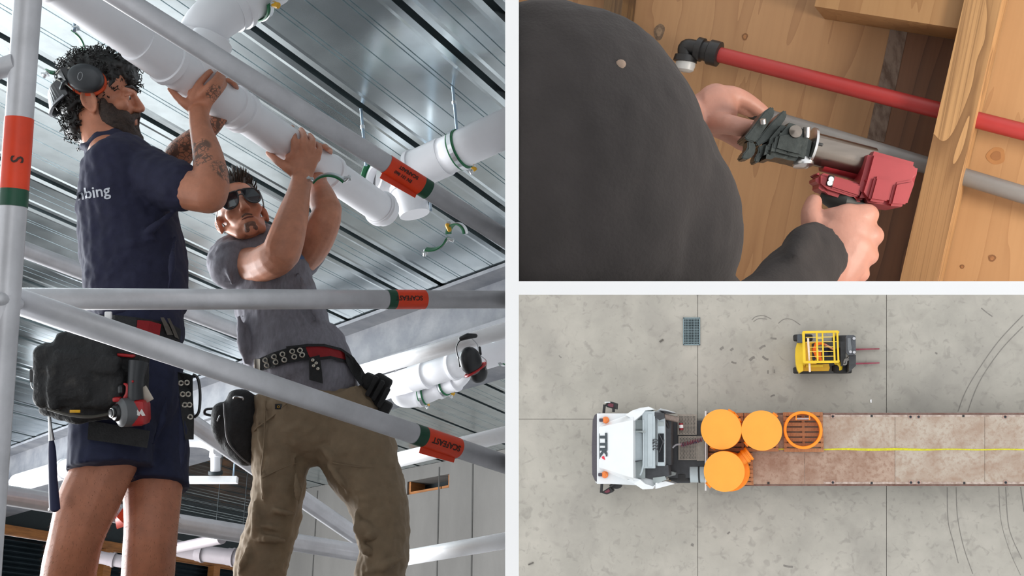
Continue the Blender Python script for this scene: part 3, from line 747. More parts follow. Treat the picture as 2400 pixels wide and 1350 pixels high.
# t-shirt
sh = MB()
sh.capsule([A(258, 357), A(278, 385), A(300, 440), A(302, 510), A(310, 570), A(316, 630), A(320, 690), A(332, 745), A(342, 768)],
           [(pm(58), .085), (pm(88), .16), (pm(110), .175), (pm(114), .165), (pm(119), .155), (pm(120), .15), (pm(118), .15), (pm(106), .15), (pm(88), .13)], 24, side=CX, sub=4)
sh.capsule([A(300, 405, -.03), A(352, 418, -.09), A(400, 432, -.13), A(424, 439, -.15)], [.092, .085, .076, .070], 18, sub=3)
sh.loft([A(400, 432, -.13), A(431, 441, -.155)], [.074, .068], 18)
sh.capsule([A(290, 400, .1), A(350, 408, .2), A(395, 402, .27)], [.09, .078, .066], 16, sub=3)
cpts = [A(252, 352)+C(math.cos(2*math.pi*i/24)*.070, math.sin(2*math.pi*i/24)*.07, -.010*math.cos(2*math.pi*i/24)) for i in range(24)]
sh.loft(cpts, .011, 8, closed=True)
# fabric folds on the back
for i, (x0, y0, x1, y1, rr) in enumerate([(195, 500, 290, 478, .012), (195, 540, 320, 505, .013), (197, 575, 330, 530, .014), (200, 610, 360, 560, .014), (205, 645, 330, 605, .012), (330, 480, 400, 470, .012), (215, 690, 300, 620, .012), (300, 590, 405, 500, .012), (410, 560, 395, 690, .010)]):
    sh.capsule([A(x0, y0, -.085), A((x0+x1)/2, (y0+y1)/2-6, -.15), A(x1, y1, -.135)], [rr*.5, rr, rr*.5], 8, sub=3)
shirt1 = remesh(sh, 't_shirt', NAVY, man1, .0055, 4, [(.09, .018, .5), (.03, .006, .5)])
bv = BVHTree.FromPolygons([v.co for v in shirt1.data.vertices], [p.vertices for p in shirt1.data.polygons])
def on_shirt(p, co, off=.0012):
    d = (p-Vector((0, 0, CAMZ))).normalized(); h = bv.ray_cast(p-d*.6, d)
    return h[0]-d*(off+max(0, co.z)) if h[0] else p
text_at('shirt_print', 'nbing', .044, A(218, 452, -.2), C(1, 0, .16), C(-.16, 0, 1), mat('white_print', (.6, .62, .68), .7), shirt1, .0003, .0006, on_shirt)
# shorts
so = MB()
so.capsule([A(328, 772), A(312, 850), A(300, 930)], [(pm(98), .14), (pm(110), .15), (pm(115), .15)], 22, side=CX, sub=2)
so.loft([A(292, 880, -.04), A(268, 985, -.06), A(260, 1050, -.06), A(258, 1100, -.06)], [(pm(92), .11), (pm(92), .115), (pm(90), .115), (pm(92), .118)], 22, side=CX, sub=3)
so.loft([A(362, 900, .08), A(368, 1010, .09), A(366, 1080, .09), A(364, 1144, .08)], [(pm(72), .10), (pm(70), .10), (pm(72), .105), (pm(76), .108)], 22, side=CX, sub=3)
for (x0, y0, x1, y1) in [(335, 900, 322, 1080), (200, 990, 182, 1080), (420, 920, 425, 1100), (390, 930, 360, 1040)]:
    so.capsule([A(x0, y0, -.10), A((x0+x1)/2+6, (y0+y1)/2, -.125), A(x1, y1, -.11)], [.006, .012, .006], 8, sub=2)
shorts = remesh(so, 'shorts', NAVY2, man1, .006, 4, [(.08, .014, .5)])
MB().hexa([A(208, 985, -.195), A(352, 1010, -.185), A(345, 1050, -.185), A(205, 1030, -.195), A(208, 985, -.16), A(352, 1010, -.15), A(345, 1050, -.15), A(205, 1030, -.16)]).build('pocket_panel', BLKF, shorts)
# boots (below the frame)
for (x, dd) in ((152, .12), (338, .18)):
    c_ = A(x, 1640, dd)
    bo = MB(); bo.capsule([c_+UP*.12, c_-UP*.02], [.055, .052], 14); bo.capsule([c_-UP*.04-dR*.03, c_-UP*.05+Vector((.17, .05, 0))], [.05, .045], 14)
    remesh(bo, 'boot', BLKF, man1, .01, 2)

# ================================================================= worker in grey, facing us
D2 = lambda py: 3.72+.0004*(675-py)
G = lambda px, py, dd=0.: P(px, py, D2(py)+dd)
pn = lambda n, d=3.72: n*d/FPX
man2 = thing('person', 'man in sunglasses, grey t-shirt and khaki trousers, holding the pipe overhead', 'person')
mb = MB()
O2 = G(568, 513, 0)
f2, r2_, u2, q2 = head_parts(mb, O2, C(.2, -.85, .45), C(-.4, .355, .85), .97)
mb.capsule([q2(-.015, 0, -.02), G(592, 560, .06), G(612, 600, .08)], [.056, .06, .075], 18)
mb.capsule([G(620, 610, .05), G(645, 680, .04), G(665, 770, .02), G(690, 860, 0), G(715, 930, 0)], [(.09, .08), (.10, .09), (.09, .08), (.08, .08), (.09, .09)], 18, side=CX, sub=3)
# his right arm (picture left): upper arm towards us, forearm up
mb.capsule([G(548, 612, .06), G(600, 622, -.08), G(645, 605, -.17), G(664, 585, -.19)], [.062, .058, .060, .058], 16, sub=3)
mb.capsule([G(660, 590, -.19), G(672, 555, -.185), G(688, 500, -.15), G(700, 452, -.10), G(708, 418, -.07)], [.060, .058, .049, .038, .034], 16, sub=3)
mb.capsule([G(708, 420, -.07), G(706, 392, -.07), G(708, 366, -.07)], [(.034, .022), (.052, .02), (.058, .018)], 14, side=CX)
mb.capsule([G(686, 368, -.075), G(712, 360, -.08), G(740, 370, -.06)], .018, 12)
finger(mb, [G(690, 366, -.08), G(690, 338, -.10), G(688, 316, -.08), G(684, 299, -.035)], .0145, .010)
finger(mb, [G(709, 362, -.08), G(712, 335, -.10), G(712, 317, -.075), G(706, 305, -.025)], .0145, .0105)
finger(mb, [G(726, 364, -.07), G(732, 342, -.085), G(732, 328, -.06), G(726, 318, -.01)], .014, .0105)
finger(mb, [G(740, 372, -.055), G(748, 356, -.065), G(748, 345, -.04), G(742, 337, .0)], .0125, .0095)
finger(mb, [G(692, 405, -.07), G(672, 392, -.085), G(650, 377, -.08), G(629, 359, -.06)], .020, .0105)
# his left arm (picture right): elbow out, forearm behind the pipe
mb.capsule([G(700, 612, .10), G(735, 570, .02), G(760, 520, -.03), G(768, 490, -.02)], [.062, .060, .054, .046], 16, sub=3)
mb.capsule([G(766, 492, -.02), G(754, 462, .02), G(742, 430, .10), G(744, 395, .16)], [.050, .046, .038, .030], 16, sub=3)
mb.capsule([G(744, 395, .16), G(750, 372, .16)], [(.032, .02), (.04, .018)], 12, side=CX)
finger(mb, [G(752, 372, .15), G(764, 350, .12), G(762, 343, .07), G(757, 343, .03)], .011, .009)
finger(mb, [G(760, 376, .15), G(773, 358, .12), G(772, 351, .07), G(767, 350, .03)], .011, .009)
finger(mb, [G(745, 380, .15), G(752, 352, .14), G(750, 340, .1)], .011, .009)
# legs (inside the trousers)
mb.capsule([G(680, 940), G(662, 1040), G(652, 1150), G(632, 1260), G(606, 1360), G(600, 1480), G(598, 1600)], [.085, .08, .07, .06, .055, .05, .045], 14, sub=2)
mb.capsule([G(775, 950), G(825, 1040), G(868, 1120), G(894, 1200), G(898, 1290), G(892, 1400), G(890, 1600)], [.085, .085, .08, .065, .06, .055, .045], 14, sub=2)
body2 = remesh(mb, 'body', SKIN2, man2, .0045, 4)
# stubble
st = MB()
st.capsule([q2(.1, .002, -.043), q2(.094, .018, -.046)], [.0055, .004], 8); st.capsule([q2(.1, -.002, -.043), q2(.094, -.018, -.046)], [.0055, .004], 8)
st.capsule([q2(.094, .012, -.08), q2(.094, -.012, -.08)], [.009, .009], 8); st.capsule([q2(.087, .012, -.095), q2(.087, -.012, -.095)], [.0115, .0115], 8)
remesh(st, 'beard', mat('stubble', (.16, .085, .06), .7, var=.4, scale=120, bump=.5, bscale=260), man2, .004, 3)
MB().capsule([q2(.0975, .018, -.057), q2(.103, 0, -.0565), q2(.0975, -.018, -.057)], [.0015, .0022, .0015], 6, sub=3).build('mouth_line', mat('lip_shade', (.12, .035, .03), .5), man2)
hb = MB()
hb.ell(q2(-.012, 0, .082), (f2*.096, r2_*.077, u2*.074)); hb.ell(q2(.045, 0, .118), (f2*.045, r2_*.055, u2*.032)); hb.ell(q2(-.055, 0, .03), (f2*.05, r2_*.074, u2*.06))
hair2 = remesh(hb, 'hair', HAIRD, man2, .005, 3, [(.02, .012, .5)])
mbc = MB(); rnd = random.Random(21)
for (p, n_) in scatter_on(hair2, 420, 15, lambda c: (c-O2).dot(u2) > .09):
    d = (n_+u2*.9+f2*.5).normalized(); mbc.loft([p, p+d*.012, p+d*.022+u2*.004+f2*.005], [.0025, .002, .0005], 4)
tag(mbc.build('hair_spikes', HAIRD, hair2, fix=False), kind='stuff')
# sunglasses: a thing of their own
sg = thing('sunglasses', 'black aviator sunglasses worn by the man in grey', 'sunglasses')
LENS = mat('dark_lens', (.012, .012, .016), .06, var=.05, spec=.8, coat=.6)
for s in (-1, 1):
    outl = []
    for (y, z) in [(.008, .036), (.025, .040), (.05, .039), (.064, .030), (.066, .012), (.058, -.008), (.042, -.018), (.024, -.014), (.012, .004)]:
        outl.append(q2(.126-.30*y*y/.06-.001, s*y, z))
    MB().loft(outl, .0027, 8, closed=True, sub=3).build('rim', BLK, sg)
    MB().prism(outl, f2*.0012).build('lens', LENS, sg)
    MB().loft([q2(.105, s*.066, .030), q2(.05, s*.079, .026), q2(-.01, s*.084, .02), q2(-.03, s*.082, .0)], [(.0022, .005)]*4, 8, sub=3).build('temple', BLK, sg)
MB().loft([q2(.126, .014, .036), q2(.128, 0, .038), q2(.126, -.014, .036)], .0025, 8, sub=3).build('brow_bar', BLK, sg)
MB().loft([q2(.125, .010, .018), q2(.128, 0, .021), q2(.125, -.010, .018)], .0022, 8, sub=3).build('bridge', BLK, sg)
# t-shirt
sh = MB()
sh.capsule([G(612, 580, .08), G(620, 602, .06), G(634, 640, .05), G(645, 690, .04), G(662, 750, .03), G(675, 810, .01), G(702, 850, 0), G(724, 880, 0), G(731, 893, 0)],
           [(pn(62), .085), (pn(88), .12), (pn(94), .14), (pn(98), .14), (pn(102), .14), (pn(110), .145), (pn(118), .15), (pn(112), .15), (pn(104), .14)], 24, side=CX, sub=4)
sh.capsule([G(590, 605, .09), G(556, 606, .06), G(540, 618, -.01), G(540, 628, -.04)], [.085, .085, .078, .072], 18, sub=3)
sh.loft([G(545, 612, .02), G(549, 622, -.055)], [.08, .076], 18)
sh.capsule([G(660, 605, .09), G(700, 606, .09), G(718, 592, .07)], [.07, .072, .066], 16, sub=2)
for (x0, y0, x1, y1, rr) in [(560, 745, 575, 850, .016), (600, 700, 620, 800, .011), (680, 690, 740, 800, .011), (650, 720, 670, 850, .010), (700, 640, 760, 780, .010), (575, 850, 640, 800, .012), (520, 600, 545, 665, .009), (720, 850, 790, 830, .010)]:
    sh.capsule([G(x0, y0, -.08), G((x0+x1)/2, (y0+y1)/2, -.11), G(x1, y1, -.09)], [rr*.5, rr, rr*.5], 8, sub=3)
shirt2 = remesh(sh, 't_shirt', GREY, man2, .0055, 4, [(.08, .020, .5), (.03, .006, .5)])
cpts = []
for i in range(24):
    a_ = 2*math.pi*i/24; cpts.append(G(604, 572, .07)+C(math.cos(a_)*.068, math.sin(a_)*.07, .03*math.sin(a_)-.012*math.cos(a_)))
MB().loft(cpts, .007, 8, closed=True).build('collar', GREY, shirt2)
bv2 = BVHTree.FromPolygons([v.co for v in shirt2.data.vertices], [p.vertices for p in shirt2.data.polygons])
def on_shirt2(p, co, off=.0012):
    d = (p-Vector((0, 0, CAMZ))).normalized(); h = bv2.ray_cast(p-d*.6, d)
    return h[0]-d*(off+max(0, co.z)) if h[0] else p
text_at('shirt_print', 'plumb', .016, G(697, 604, -.2), C(1, 0, .05), C(-.05, 0, 1), mat('blue_print', rgb(60, 110, 170), .7), shirt2, .0003, .0003, on_shirt2)
# trousers
tr = MB()
tr.capsule([G(735, 880), G(728, 915), G(722, 965), G(718, 1000)], [(pn(92), .105), (pn(108), .12), (pn(126), .135), (pn(110), .13)], 24, side=CX, sub=3)
tr.loft([G(672, 940), G(660, 1040), G(656, 1120), G(646, 1200), G(626, 1272), G(608, 1350), G(600, 1450), G(598, 1560)], [(pn(78), .11), (pn(70), .105), (pn(60), .10), (pn(56), .095), (pn(60), .09), (pn(57), .09), (pn(54), .09), (pn(52), .09)], 22, side=CX, sub=4)
tr.loft([G(785, 940), G(824, 1030), G(850, 1090), G(876, 1150), G(895, 1210), G(901, 1285), G(893, 1350), G(888, 1450), G(886, 1560)], [(pn(76), .11), (pn(92), .11), (pn(84), .11), (pn(70), .105), (pn(62), .10), (pn(55), .10), (pn(55), .095), (pn(54), .09), (pn(52), .09)], 22, side=CX, sub=4)
for (x0, y0, x1, y1, rr) in [(600, 1180, 600, 1260, .020), (600, 1225, 650, 1240, .012), (585, 1258, 665, 1268, .013), (600, 960, 625, 1100, .010), (618, 1090, 620, 1190, .012), (845, 1225, 880, 1250, .020), (850, 1260, 890, 1240, .018), (842, 1280, 870, 1300, .016), (835, 1200, 850, 1290, .014), (770, 1085, 815, 1150, .013), (750, 1040, 800, 1100, .014), (560, 1345, 585, 1280, .012), (620, 1190, 690, 1205, .010), (850, 1345, 940, 1310, .012), (690, 1060, 700, 1180, .008)]:
    tr.capsule([G(x0, y0, -.075), G((x0+x1)/2, (y0+y1)/2, -.098), G(x1, y1, -.08)], [rr*.5, rr, rr*.5], 8, sub=3)
trousers = remesh(tr, 'trousers', KHAKI, man2, .0055, 4, [(.07, .022, .5), (.025, .006, .5)])
bt = BVHTree.FromPolygons([v.co for v in trousers.data.vertices], [p.vertices for p in trousers.data.polygons])
def stick(bvh, px, py, d, off=.002):
    r_ = ray(px, py).normalized(); h = bvh.ray_cast(Vector((0, 0, CAMZ)), r_)
    return (h[0]-r_*off) if h[0] else P(px, py, d)
def seam(pix, bvh, r, m, nm, par, d=3.9):
    MB().loft([stick(bvh, x, y, d) for x, y in pix], r, 6, sub=3).build(nm, m, par)
seam([(596, 1010), (605, 1000), (640, 975), (672, 945)], bt, .003, KHAKI, 'pocket_seam', trousers)
seam([(614, 1120), (660, 1098), (700, 1085)], bt, .0022, KHAKI, 'leg_seam', trousers)
seam([(780, 1085), (850, 1095), (925, 1095)], bt, .0022, KHAKI, 'leg_seam', trousers)
seam([(622, 940), (618, 1050), (612, 1110), (615, 1170)], bt, .0022, KHAKI, 'leg_seam', trousers)
c_ = stick(bt, 653, 953, 3.9); MB().rbox(c_, (.022, .004, .016), .001, CM.to_3x3()).build('brand_tab', BLK, trousers)
text_at('tab_mark', 'o', .016, c_+C(0, -.003, .001), CX, CZ, YEL, trousers, .0004)
for x, y in ((600, 1570), (888, 1570)):
    c_ = G(x, y); bo = MB(); bo.capsule([c_+UP*.1, c_-UP*.04], [.06, .058], 14); bo.capsule([c_-UP*.06, c_-UP*.07-Vector((.02, .16, 0))], [.055, .048], 14)
    remesh(bo, 'boot', BLKF, man2, .01, 2)
# scaffold deck they stand on (just below the picture)
zs = min((A(152, 1640, .12)-UP*.11).z, (G(600, 1570)-UP*.13).z)
DECK = mat('deck_plywood', rgb(96, 70, 46), .7, var=.2, scale=5, stretch=(1, 8, 1))
dk = thing('scaffold_deck', 'plywood scaffold deck under the boots of both workers', 'platform')
for i in range(5): MB().box((-1.25, 2.55+i*.30, zs-.025), (2.3, .29, .05)).build('plank', DECK, dk)
for x in (-2.3, -.2): MB().box((x, 3.15, zs-.08), (.05, 1.5, .06)).build('bearer', ALU, dk)
for x in (-2.3, -.2):
    for y in (2.45, 3.85): MB().tube((x, y, 0), (x, y, zs-.05), .024).build('leg', ALU, dk)
# ------------------------------------------------------------------ gear worn and carried by the workers
def strip(mb, pts, wid, w, th):
    """flat strap along pts; wid(i) gives the across direction, thickness outwards"""
    pts = [Vector(p) for p in pts]; k = len(pts); vs = []; fs = []
    for i in range(k):
        d = (pts[min(i+1, k-1)]-pts[max(i-1, 0)]).normalized(); a = wid(i) if callable(wid) else wid
        a = (a-d*a.dot(d)).normalized(); n = d.cross(a)
        ww = w[i] if isinstance(w, (list, tuple)) else w
        vs += [pts[i]-a*ww/2-n*th/2, pts[i]+a*ww/2-n*th/2, pts[i]+a*ww/2+n*th/2, pts[i]-a*ww/2+n*th/2]
    for i in range(k-1):
        for j in range(4): fs.append((i*4+j, i*4+(j+1) % 4, i*4+4+(j+1) % 4, i*4+4+j))
    fs += [(3, 2, 1, 0), (k*4-4, k*4-3, k*4-2, k*4-1)]
    return mb.add(vs, fs, False)
def smooth_pts(pts, sub=4):
    pts = [Vector(p) for p in pts]; out = []; k = len(pts)
    for i in range(k-1):
        a, b_, c_, d = pts[max(i-1, 0)], pts[i], pts[i+1], pts[min(i+2, k-1)]
        for q in range(sub):
            t = q/sub; out.append(.5*(2*b_+(c_-a)*t+(2*a-5*b_+4*c_-d)*t*t+(3*b_-a-3*c_+d)*t*t*t))
    return out+[pts[-1]]
def pix_strip(name, rows, d, off, th, m, parent, bvh=None):
    """strap drawn as rows (xtop,ytop,xbot,ybot) laid on a surface"""
    vs = []; fs = []; k = len(rows)
    for (x0, y0, x1, y1) in rows:
        for (x, y) in ((x0, y0), (x1, y1)):
            p = stick(bvh, x, y, d, off) if bvh else P(x, y, d)
            n = toCam(p); vs += [p, p+n*th]
    for i in range(k-1):
        a = i*4; b_ = a+4
        fs += [(a+1, a+3, b_+3, b_+1), (a, b_, b_+2, a+2), (a, a+1, b_+1, b_), (a+2, b_+2, b_+3, a+3)]
    fs += [(0, 2, 3, 1), (k*4-4, k*4-3, k*4-1, k*4-2)]
    return MB().add(vs, fs).build(name, m, parent)
def eyelet(px, py, d, parent, bvh=None, r=.0062, off=.006):
    p = stick(bvh, px, py, d, off) if bvh else P(px, py, d); n = toCam(p); s, t = frame_of(n)
    MB().loft([p+(s*math.cos(a)+t*math.sin(a))*r for a in [2*math.pi*i/14 for i in range(14)]], .0022, 6, closed=True).build('eyelet', BRASS, parent)

# ear defenders on the curly head
ed_ = thing('ear_defenders', 'charcoal ear defenders with orange cushion worn on the curly black hair', 'ear defenders')
for s in (1, -1):
    cc = q1(-.014, s*.096, .066); ua = (u1*.96+f1*.28).normalized(); fa = (f1*.96-u1*.28).normalized()
    mbx = MB(); mbx.lathe(cc, r1_*s, [(-.016, .040), (-.012, .0515), (.0, .0535), (.010, .051), (.018, .044), (.022, .030), (.023, 0)], 32, fa)
    for i, v in enumerate(mbx.v):
        d = v-cc; mbx.v[i] = cc+d-ua*(d.dot(ua))*.2
    cup = mbx.build('cup', CHAR, ed_)
    mby = MB(); mby.lathe(cc-r1_*s*.018-ua*.006, r1_*s, [(-.012, .042), (-.012, .054), (-.004, .057), (.004, .0555), (.006, .045)], 32, fa)
    for i, v in enumerate(mby.v):
        d = v-cc; mby.v[i] = cc+d-ua*(d.dot(ua))*.2
    mby.build('cushion', ORG, ed_)
    mbz = MB(); ring = [cc+r1_*s*.0226+(fa*(-.010)+ua*0)+(fa*math.cos(a)*.0065+ua*(math.sin(a)*.012)) for a in [2*math.pi*i/16 for i in range(16)]]
    mbz.loft(ring, .0009, 5, closed=True).build('logo_oval', mat('grey_print', (.3, .31, .32), .5), cup)
    MB().loft([cc-fa*.048+ua*.02+r1_*s*.004, cc-fa*.075+ua*.012-r1_*s*.004, cc-fa*.088-ua*.002-r1_*s*.01], .0016, 6).build('wire', mat('pale_wire', (.6, .58, .52), .4), ed_)
    MB().loft([cc-fa*.03-ua*.04, cc-fa*.055-ua*.026, cc-fa*.082-ua*.018-r1_*s*.01], .0016, 6).build('wire', MATS['pale_wire'], ed_)
    strip(MB(), smooth_pts([cc-fa*.03-ua*.004, cc-fa*.06-ua*.002, q1(-.092, s*.086, .044)]), ua, .044, .006).build('arm_plate', BLK, ed_)
bandp = smooth_pts([q1(-.078, .092, .05), q1(-.115, .07, .028), q1(-.138, .03, .012), q1(-.142, 0, .008), q1(-.138, -.03, .012), q1(-.115, -.07, .028), q1(-.078, -.092, .05)], 5)
strip(MB(), bandp, u1, .056, .006).build('neck_band', CHAR, ed_)
strip(MB(), [p-u1*.027-f1*.001 for p in bandp], u1, .006, .009).build('band_edge', mat('grey_trim', (.25, .26, .28), .4), ed_)

# ear defenders hanging on the bright rail
eh = thing('ear_defenders', 'black ear defenders with a red ring hanging from the bright scaffold rail', 'ear defenders')
dh = 4.02
for (x, y, dd, sx, sz) in ((1103, 846, -.03, .040, .051), (1120, 872, .05, .036, .040)):
    p = P(x, y, dh+dd); MB().ell(p, (C(.95, .1, .25)*sx, C(.1, .9, 0)*.032, C(-.25, 0, .97)*sz), 20, 12).build('cup', BLK, eh)
pr = P(1115, 866, dh-.005)
MB().loft([pr+C(.90, -.2, -.35).normalized()*0+C(.84, .1, .5)*math.cos(a)*.041+C(.12, .93, .2)*math.sin(a)*.046 for a in [2*math.pi*i/24 for i in range(24)]], .0045, 8, closed=True).build('red_ring', RED, eh)
MB().loft([P(1082, 862, dh), P(1072, 832, dh), P(1070, 812, dh), P(1080, 797, dh), P(1098, 790, dh-.02)], .0024, 6, sub=4).build('headband_wire', BLK, eh)
MB().loft([P(1102, 790, dh-.02), P(1118, 806, dh), P(1124, 830, dh), P(1140, 846, dh+.02), P(1138, 866, dh+.04)], .0018, 6, sub=4).build('headband_wire', ZINC, eh)
MB().capsule([P(1080, 794, dh-.04), P(1096, 788, dh-.045), P(1114, 787, dh-.04)], [.008, .011, .008], 10).build('headband_pad', BLK, eh)
MB().capsule([P(1076, 840, dh-.02), P(1078, 858, dh-.02)], .004, 8).build('slider', BLK, eh); MB().capsule([P(1124, 815, dh-.01), P(1126, 830, dh-.01)], .005, 8).build('slider', BLK, eh)

# belt, straps and pouches of the man in grey
BV2 = BVHTree.FromPolygons([v.co for v in shirt2.data.vertices]+[v.co for v in trousers.data.vertices], [list(p.vertices) for p in shirt2.data.polygons]+[[i+len(shirt2.data.vertices) for i in p.vertices] for p in trousers.data.polygons])
tb = thing('tool_belt', 'black and red tool belt with eyelets round the grey t-shirt', 'belt')
pix_strip('eyelet_strap', [(595, 846, 598, 874), (612, 838, 616, 868), (640, 826, 646, 860), (668, 817, 674, 851), (694, 811, 700, 846), (716, 812, 726, 843)], 3.6, .008, .006, BLKF, tb, BV2)
pix_strip('belt_edge', [(670, 812, 672, 818), (720, 806, 722, 812), (760, 806, 760, 812), (800, 816, 800, 822), (830, 838, 830, 846), (846, 862, 844, 870)], 3.6, .010, .006, BLKF, tb, BV2)
pix_strip('red_webbing', [(714, 812, 728, 842), (740, 810, 748, 838), (770, 811, 775, 835), (795, 817, 800, 840), (808, 822, 818, 846)], 3.6, .006, .006, REDF, tb, BV2)
pix_strip('belt_edge', [(728, 840, 729, 846), (775, 834, 776, 841), (818, 846, 820, 854)], 3.6, .010, .006, BLKF, tb, BV2)
for (x, y) in [(640, 272), (655, 322), (727, 238), (743, 290), (810, 213), (828, 268), (907, 185), (927, 238), (983, 175), (1005, 220)]: eyelet(470+x/4.22, 780+y/4.22, 3.5, tb, BV2, .0068, .016)
pix_strip('hanging_tab', [(724, 838, 749, 832), (724, 850, 752, 850), (725, 870, 755, 875), (725, 890, 757, 899)], 3.5, .020, .004, BLKF, tb, BV2)
for (x, y) in ((733, 844), (741, 851), (735, 857), (745, 864)): eyelet(x, y, 3.5, tb, BV2, .003, .027)
MB().rbox(stick(BV2, 603, 856, 3.5, .02), (.02, .008, .04), .003, CM.to_3x3()).build('buckle', BRASS, tb)
pix_strip('side_strap', [(806, 820, 812, 850), (826, 834, 820, 866), (846, 860, 832, 886), (862, 886, 846, 905)], 3.62, .012, .008, BLKF, tb, BV2)
pl_ = thing('tool_pouch', 'black tool pouch with slots on the right hip of the man in grey', 'pouch')
Rt = CM.to_3x3() @ Matrix.Rotation(math.radians(28), 3, 'Y')
po = MB(); po.rbox(P(880, 925, 3.60), (.060, .05, .135), .012, Rt); po.rbox(P(868, 895, 3.60), (.055, .05, .05), .012, Rt); remesh(po, 'pouch_body', BLKF, pl_, .005, 2, [(.03, .006, .5)])
for i, (x, y) in enumerate(((872, 905), (886, 915), (899, 932))): MB().rbox(P(x, y, 3.56), (.016, .02, .07), .006, Rt).build('tool_slot', BLKF, pl_)
MB().rbox(P(902, 958, 3.58), (.036, .04, .05), .008, Rt).build('lower_flap', BLKF, pl_)
pk = thing('tool_pouch', 'black zipped pouch hanging on the left hip of the man in grey', 'pouch')
po = MB(); dz = 3.56
po.capsule([P(566, 945, dz), P(556, 990, dz), P(562, 1035, dz), P(578, 1070, dz)], [(.050, .045), (.066, .06), (.058, .055), (.032, .04)], 18, side=CX, sub=3)
po.capsule([P(522, 965, dz-.01), P(520, 1005, dz-.01), P(530, 1040, dz)], [(.032, .04), (.034, .045), (.022, .03)], 14, side=CX, sub=3); po.rbox(P(575, 950, dz+.01), (.075, .07, .07), .02, CM.to_3x3())
remesh(po, 'pouch_body', BLKF, pk, .0055, 3, [(.05, .012, .5)])
MB().loft([P(525, 945, dz-.055), P(528, 990, dz-.072), P(535, 1035, dz-.062), P(565, 1072, dz-.045), P(592, 1092, dz-.03)], .003, 6, sub=4).build('zip', mat('grey_zip', (.12, .12, .125), .5), pk)
MB().loft([P(498, 958, dz), P(482, 960, dz), P(480, 970, dz), P(496, 974, dz)], [(.004, .010)]*4, 8, sub=3).build('webbing_loop', BLKF, pk)
MB().loft([P(548, 934, dz-.06), P(550, 930, dz-.064), P(568, 932, dz-.064), P(570, 937, dz-.06)], .003, 6, sub=2).build('wire_loop', STEEL, pk)
MB().capsule([P(515, 975, dz-.055), P(510, 986, dz-.055)], .003, 6).build('zip_pull', STEEL, pk)

# belt of the man in navy
BV1 = BVHTree.FromPolygons([v.co for v in shirt1.data.vertices]+[v.co for v in shorts.data.vertices], [list(p.vertices) for p in shirt1.data.polygons]+[[i+len(shirt1.data.vertices) for i in p.vertices] for p in shorts.data.polygons])
tb1 = thing('tool_belt', 'black tool belt with a red panel round the waist of the man in navy', 'belt')
pix_strip('belt_strap', [(228, 738, 232, 800), (270, 738, 272, 800), (320, 744, 318, 800), (360, 750, 356, 802), (400, 758, 392, 812), (424, 772, 420, 830)], 3.1, .008, .010, BLKF, tb1, BV1)
pix_strip('red_panel', [(322, 750, 318, 792), (350, 752, 344, 795), (378, 760, 372, 800)], 3.05, .022, .004, REDF, tb1, BV1)
pix_strip('leather_strap', [(376, 744, 384, 744), (384, 764, 396, 764), (392, 785, 406, 785)], 3.05, .026, .006, mat('worn_leather', (.10, .085, .07), .6, var=.3), tb1, BV1)
pix_strip('leather_strap', [(392, 746, 398, 746), (402, 770, 410, 770), (410, 790, 420, 795)], 3.05, .026, .006, MATS['worn_leather'], tb1, BV1)
MB().rbox(P(254, 739, 3.0), (.018, .012, .02), .003, CM.to_3x3()).build('white_clip', WHITE, tb1)
pix_strip('eyelet_strap', [(416, 872, 452, 880), (420, 925, 452, 925), (426, 975, 455, 975), (434, 1030, 454, 1030)], 3.05, .012, .005, BLKF, tb1, BV1)
for (x, y) in ((424, 898), (438, 897), (428, 924), (441, 924), (433, 949), (444, 949), (446, 977)): eyelet(x, y, 3.0, tb1, None, .0055)
MB().loft([P(452, 878, 3.08), P(464, 888, 3.08), P(469, 925, 3.08), P(466, 965, 3.08), P(455, 978, 3.08)], .004, 8, sub=4).build('cord_loop', BLK, tb1)
# big pouch
pg = thing('tool_bag', 'large worn black nylon tool bag on the hip of the man in navy', 'bag')
db = 2.90; po = MB()
po.rbox(P(190, 880, db), (.215, .12, .165), .025, CM.to_3x3()); po.rbox(P(205, 815, db+.01), (.15, .11, .07), .02, CM.to_3x3() @ Matrix.Rotation(math.radians(8), 3, 'Y'))
po.rbox(P(278, 868, db+.02), (.14, .10, .16), .02, CM.to_3x3()); po.rbox(P(205, 850, db-.055), (.17, .03, .05), .012, CM.to_3x3() @ Matrix.Rotation(math.radians(6), 3, 'Y')); po.rbox(P(130, 905, db-.05), (.03, .05, .12), .01, CM.to_3x3()); po.rbox(P(170, 895, db-.045), (.12, .05, .10), .02, CM.to_3x3()); po.rbox(P(250, 905, db-.035), (.10, .05, .09), .015, CM.to_3x3())
po.capsule([P(112, 955, db), P(180, 968, db-.02), P(262, 962, db)], [.022, .03, .022], 12)
remesh(po, 'bag_body', mat('scuffed_nylon', (.012, .012, .013), .75, c2=(.055, .05, .045), scale=22, detail=7, bump=.35, bscale=120, c2amt=(.55, .78)), pg, .0055, 2, [(.045, .010, .5), (.018, .004, .5)])
MB().loft([P(112, 958, db-.06), P(160, 972, db-.075), P(215, 977, db-.075), P(265, 968, db-.06)], .004, 6, sub=4).build('bottom_zip', mat('dark_zip', (.05, .045, .035), .5), pg)
MB().rbox(P(176, 964, db-.075), (.026, .004, .007), .001, CM.to_3x3()).build('yellow_mark', YEL, pg)
MB().rbox(P(80, 880, db), (.018, .02, .035), .004, CM.to_3x3()).build('side_clip', BLK, pg)
MB().loft([P(82, 898, db)+(CX*math.cos(a)*.010+CZ*math.sin(a)*.016) for a in [2*math.pi*i/16 for i in range(16)]], .0016, 6, closed=True).build('metal_ring', STEEL, pg)
MB().rbox(P(295, 833, db-.03), (.045, .02, .008), .003, CM.to_3x3() @ Matrix.Rotation(math.radians(5), 3, 'Y')).build('red_binding', RED, pg)
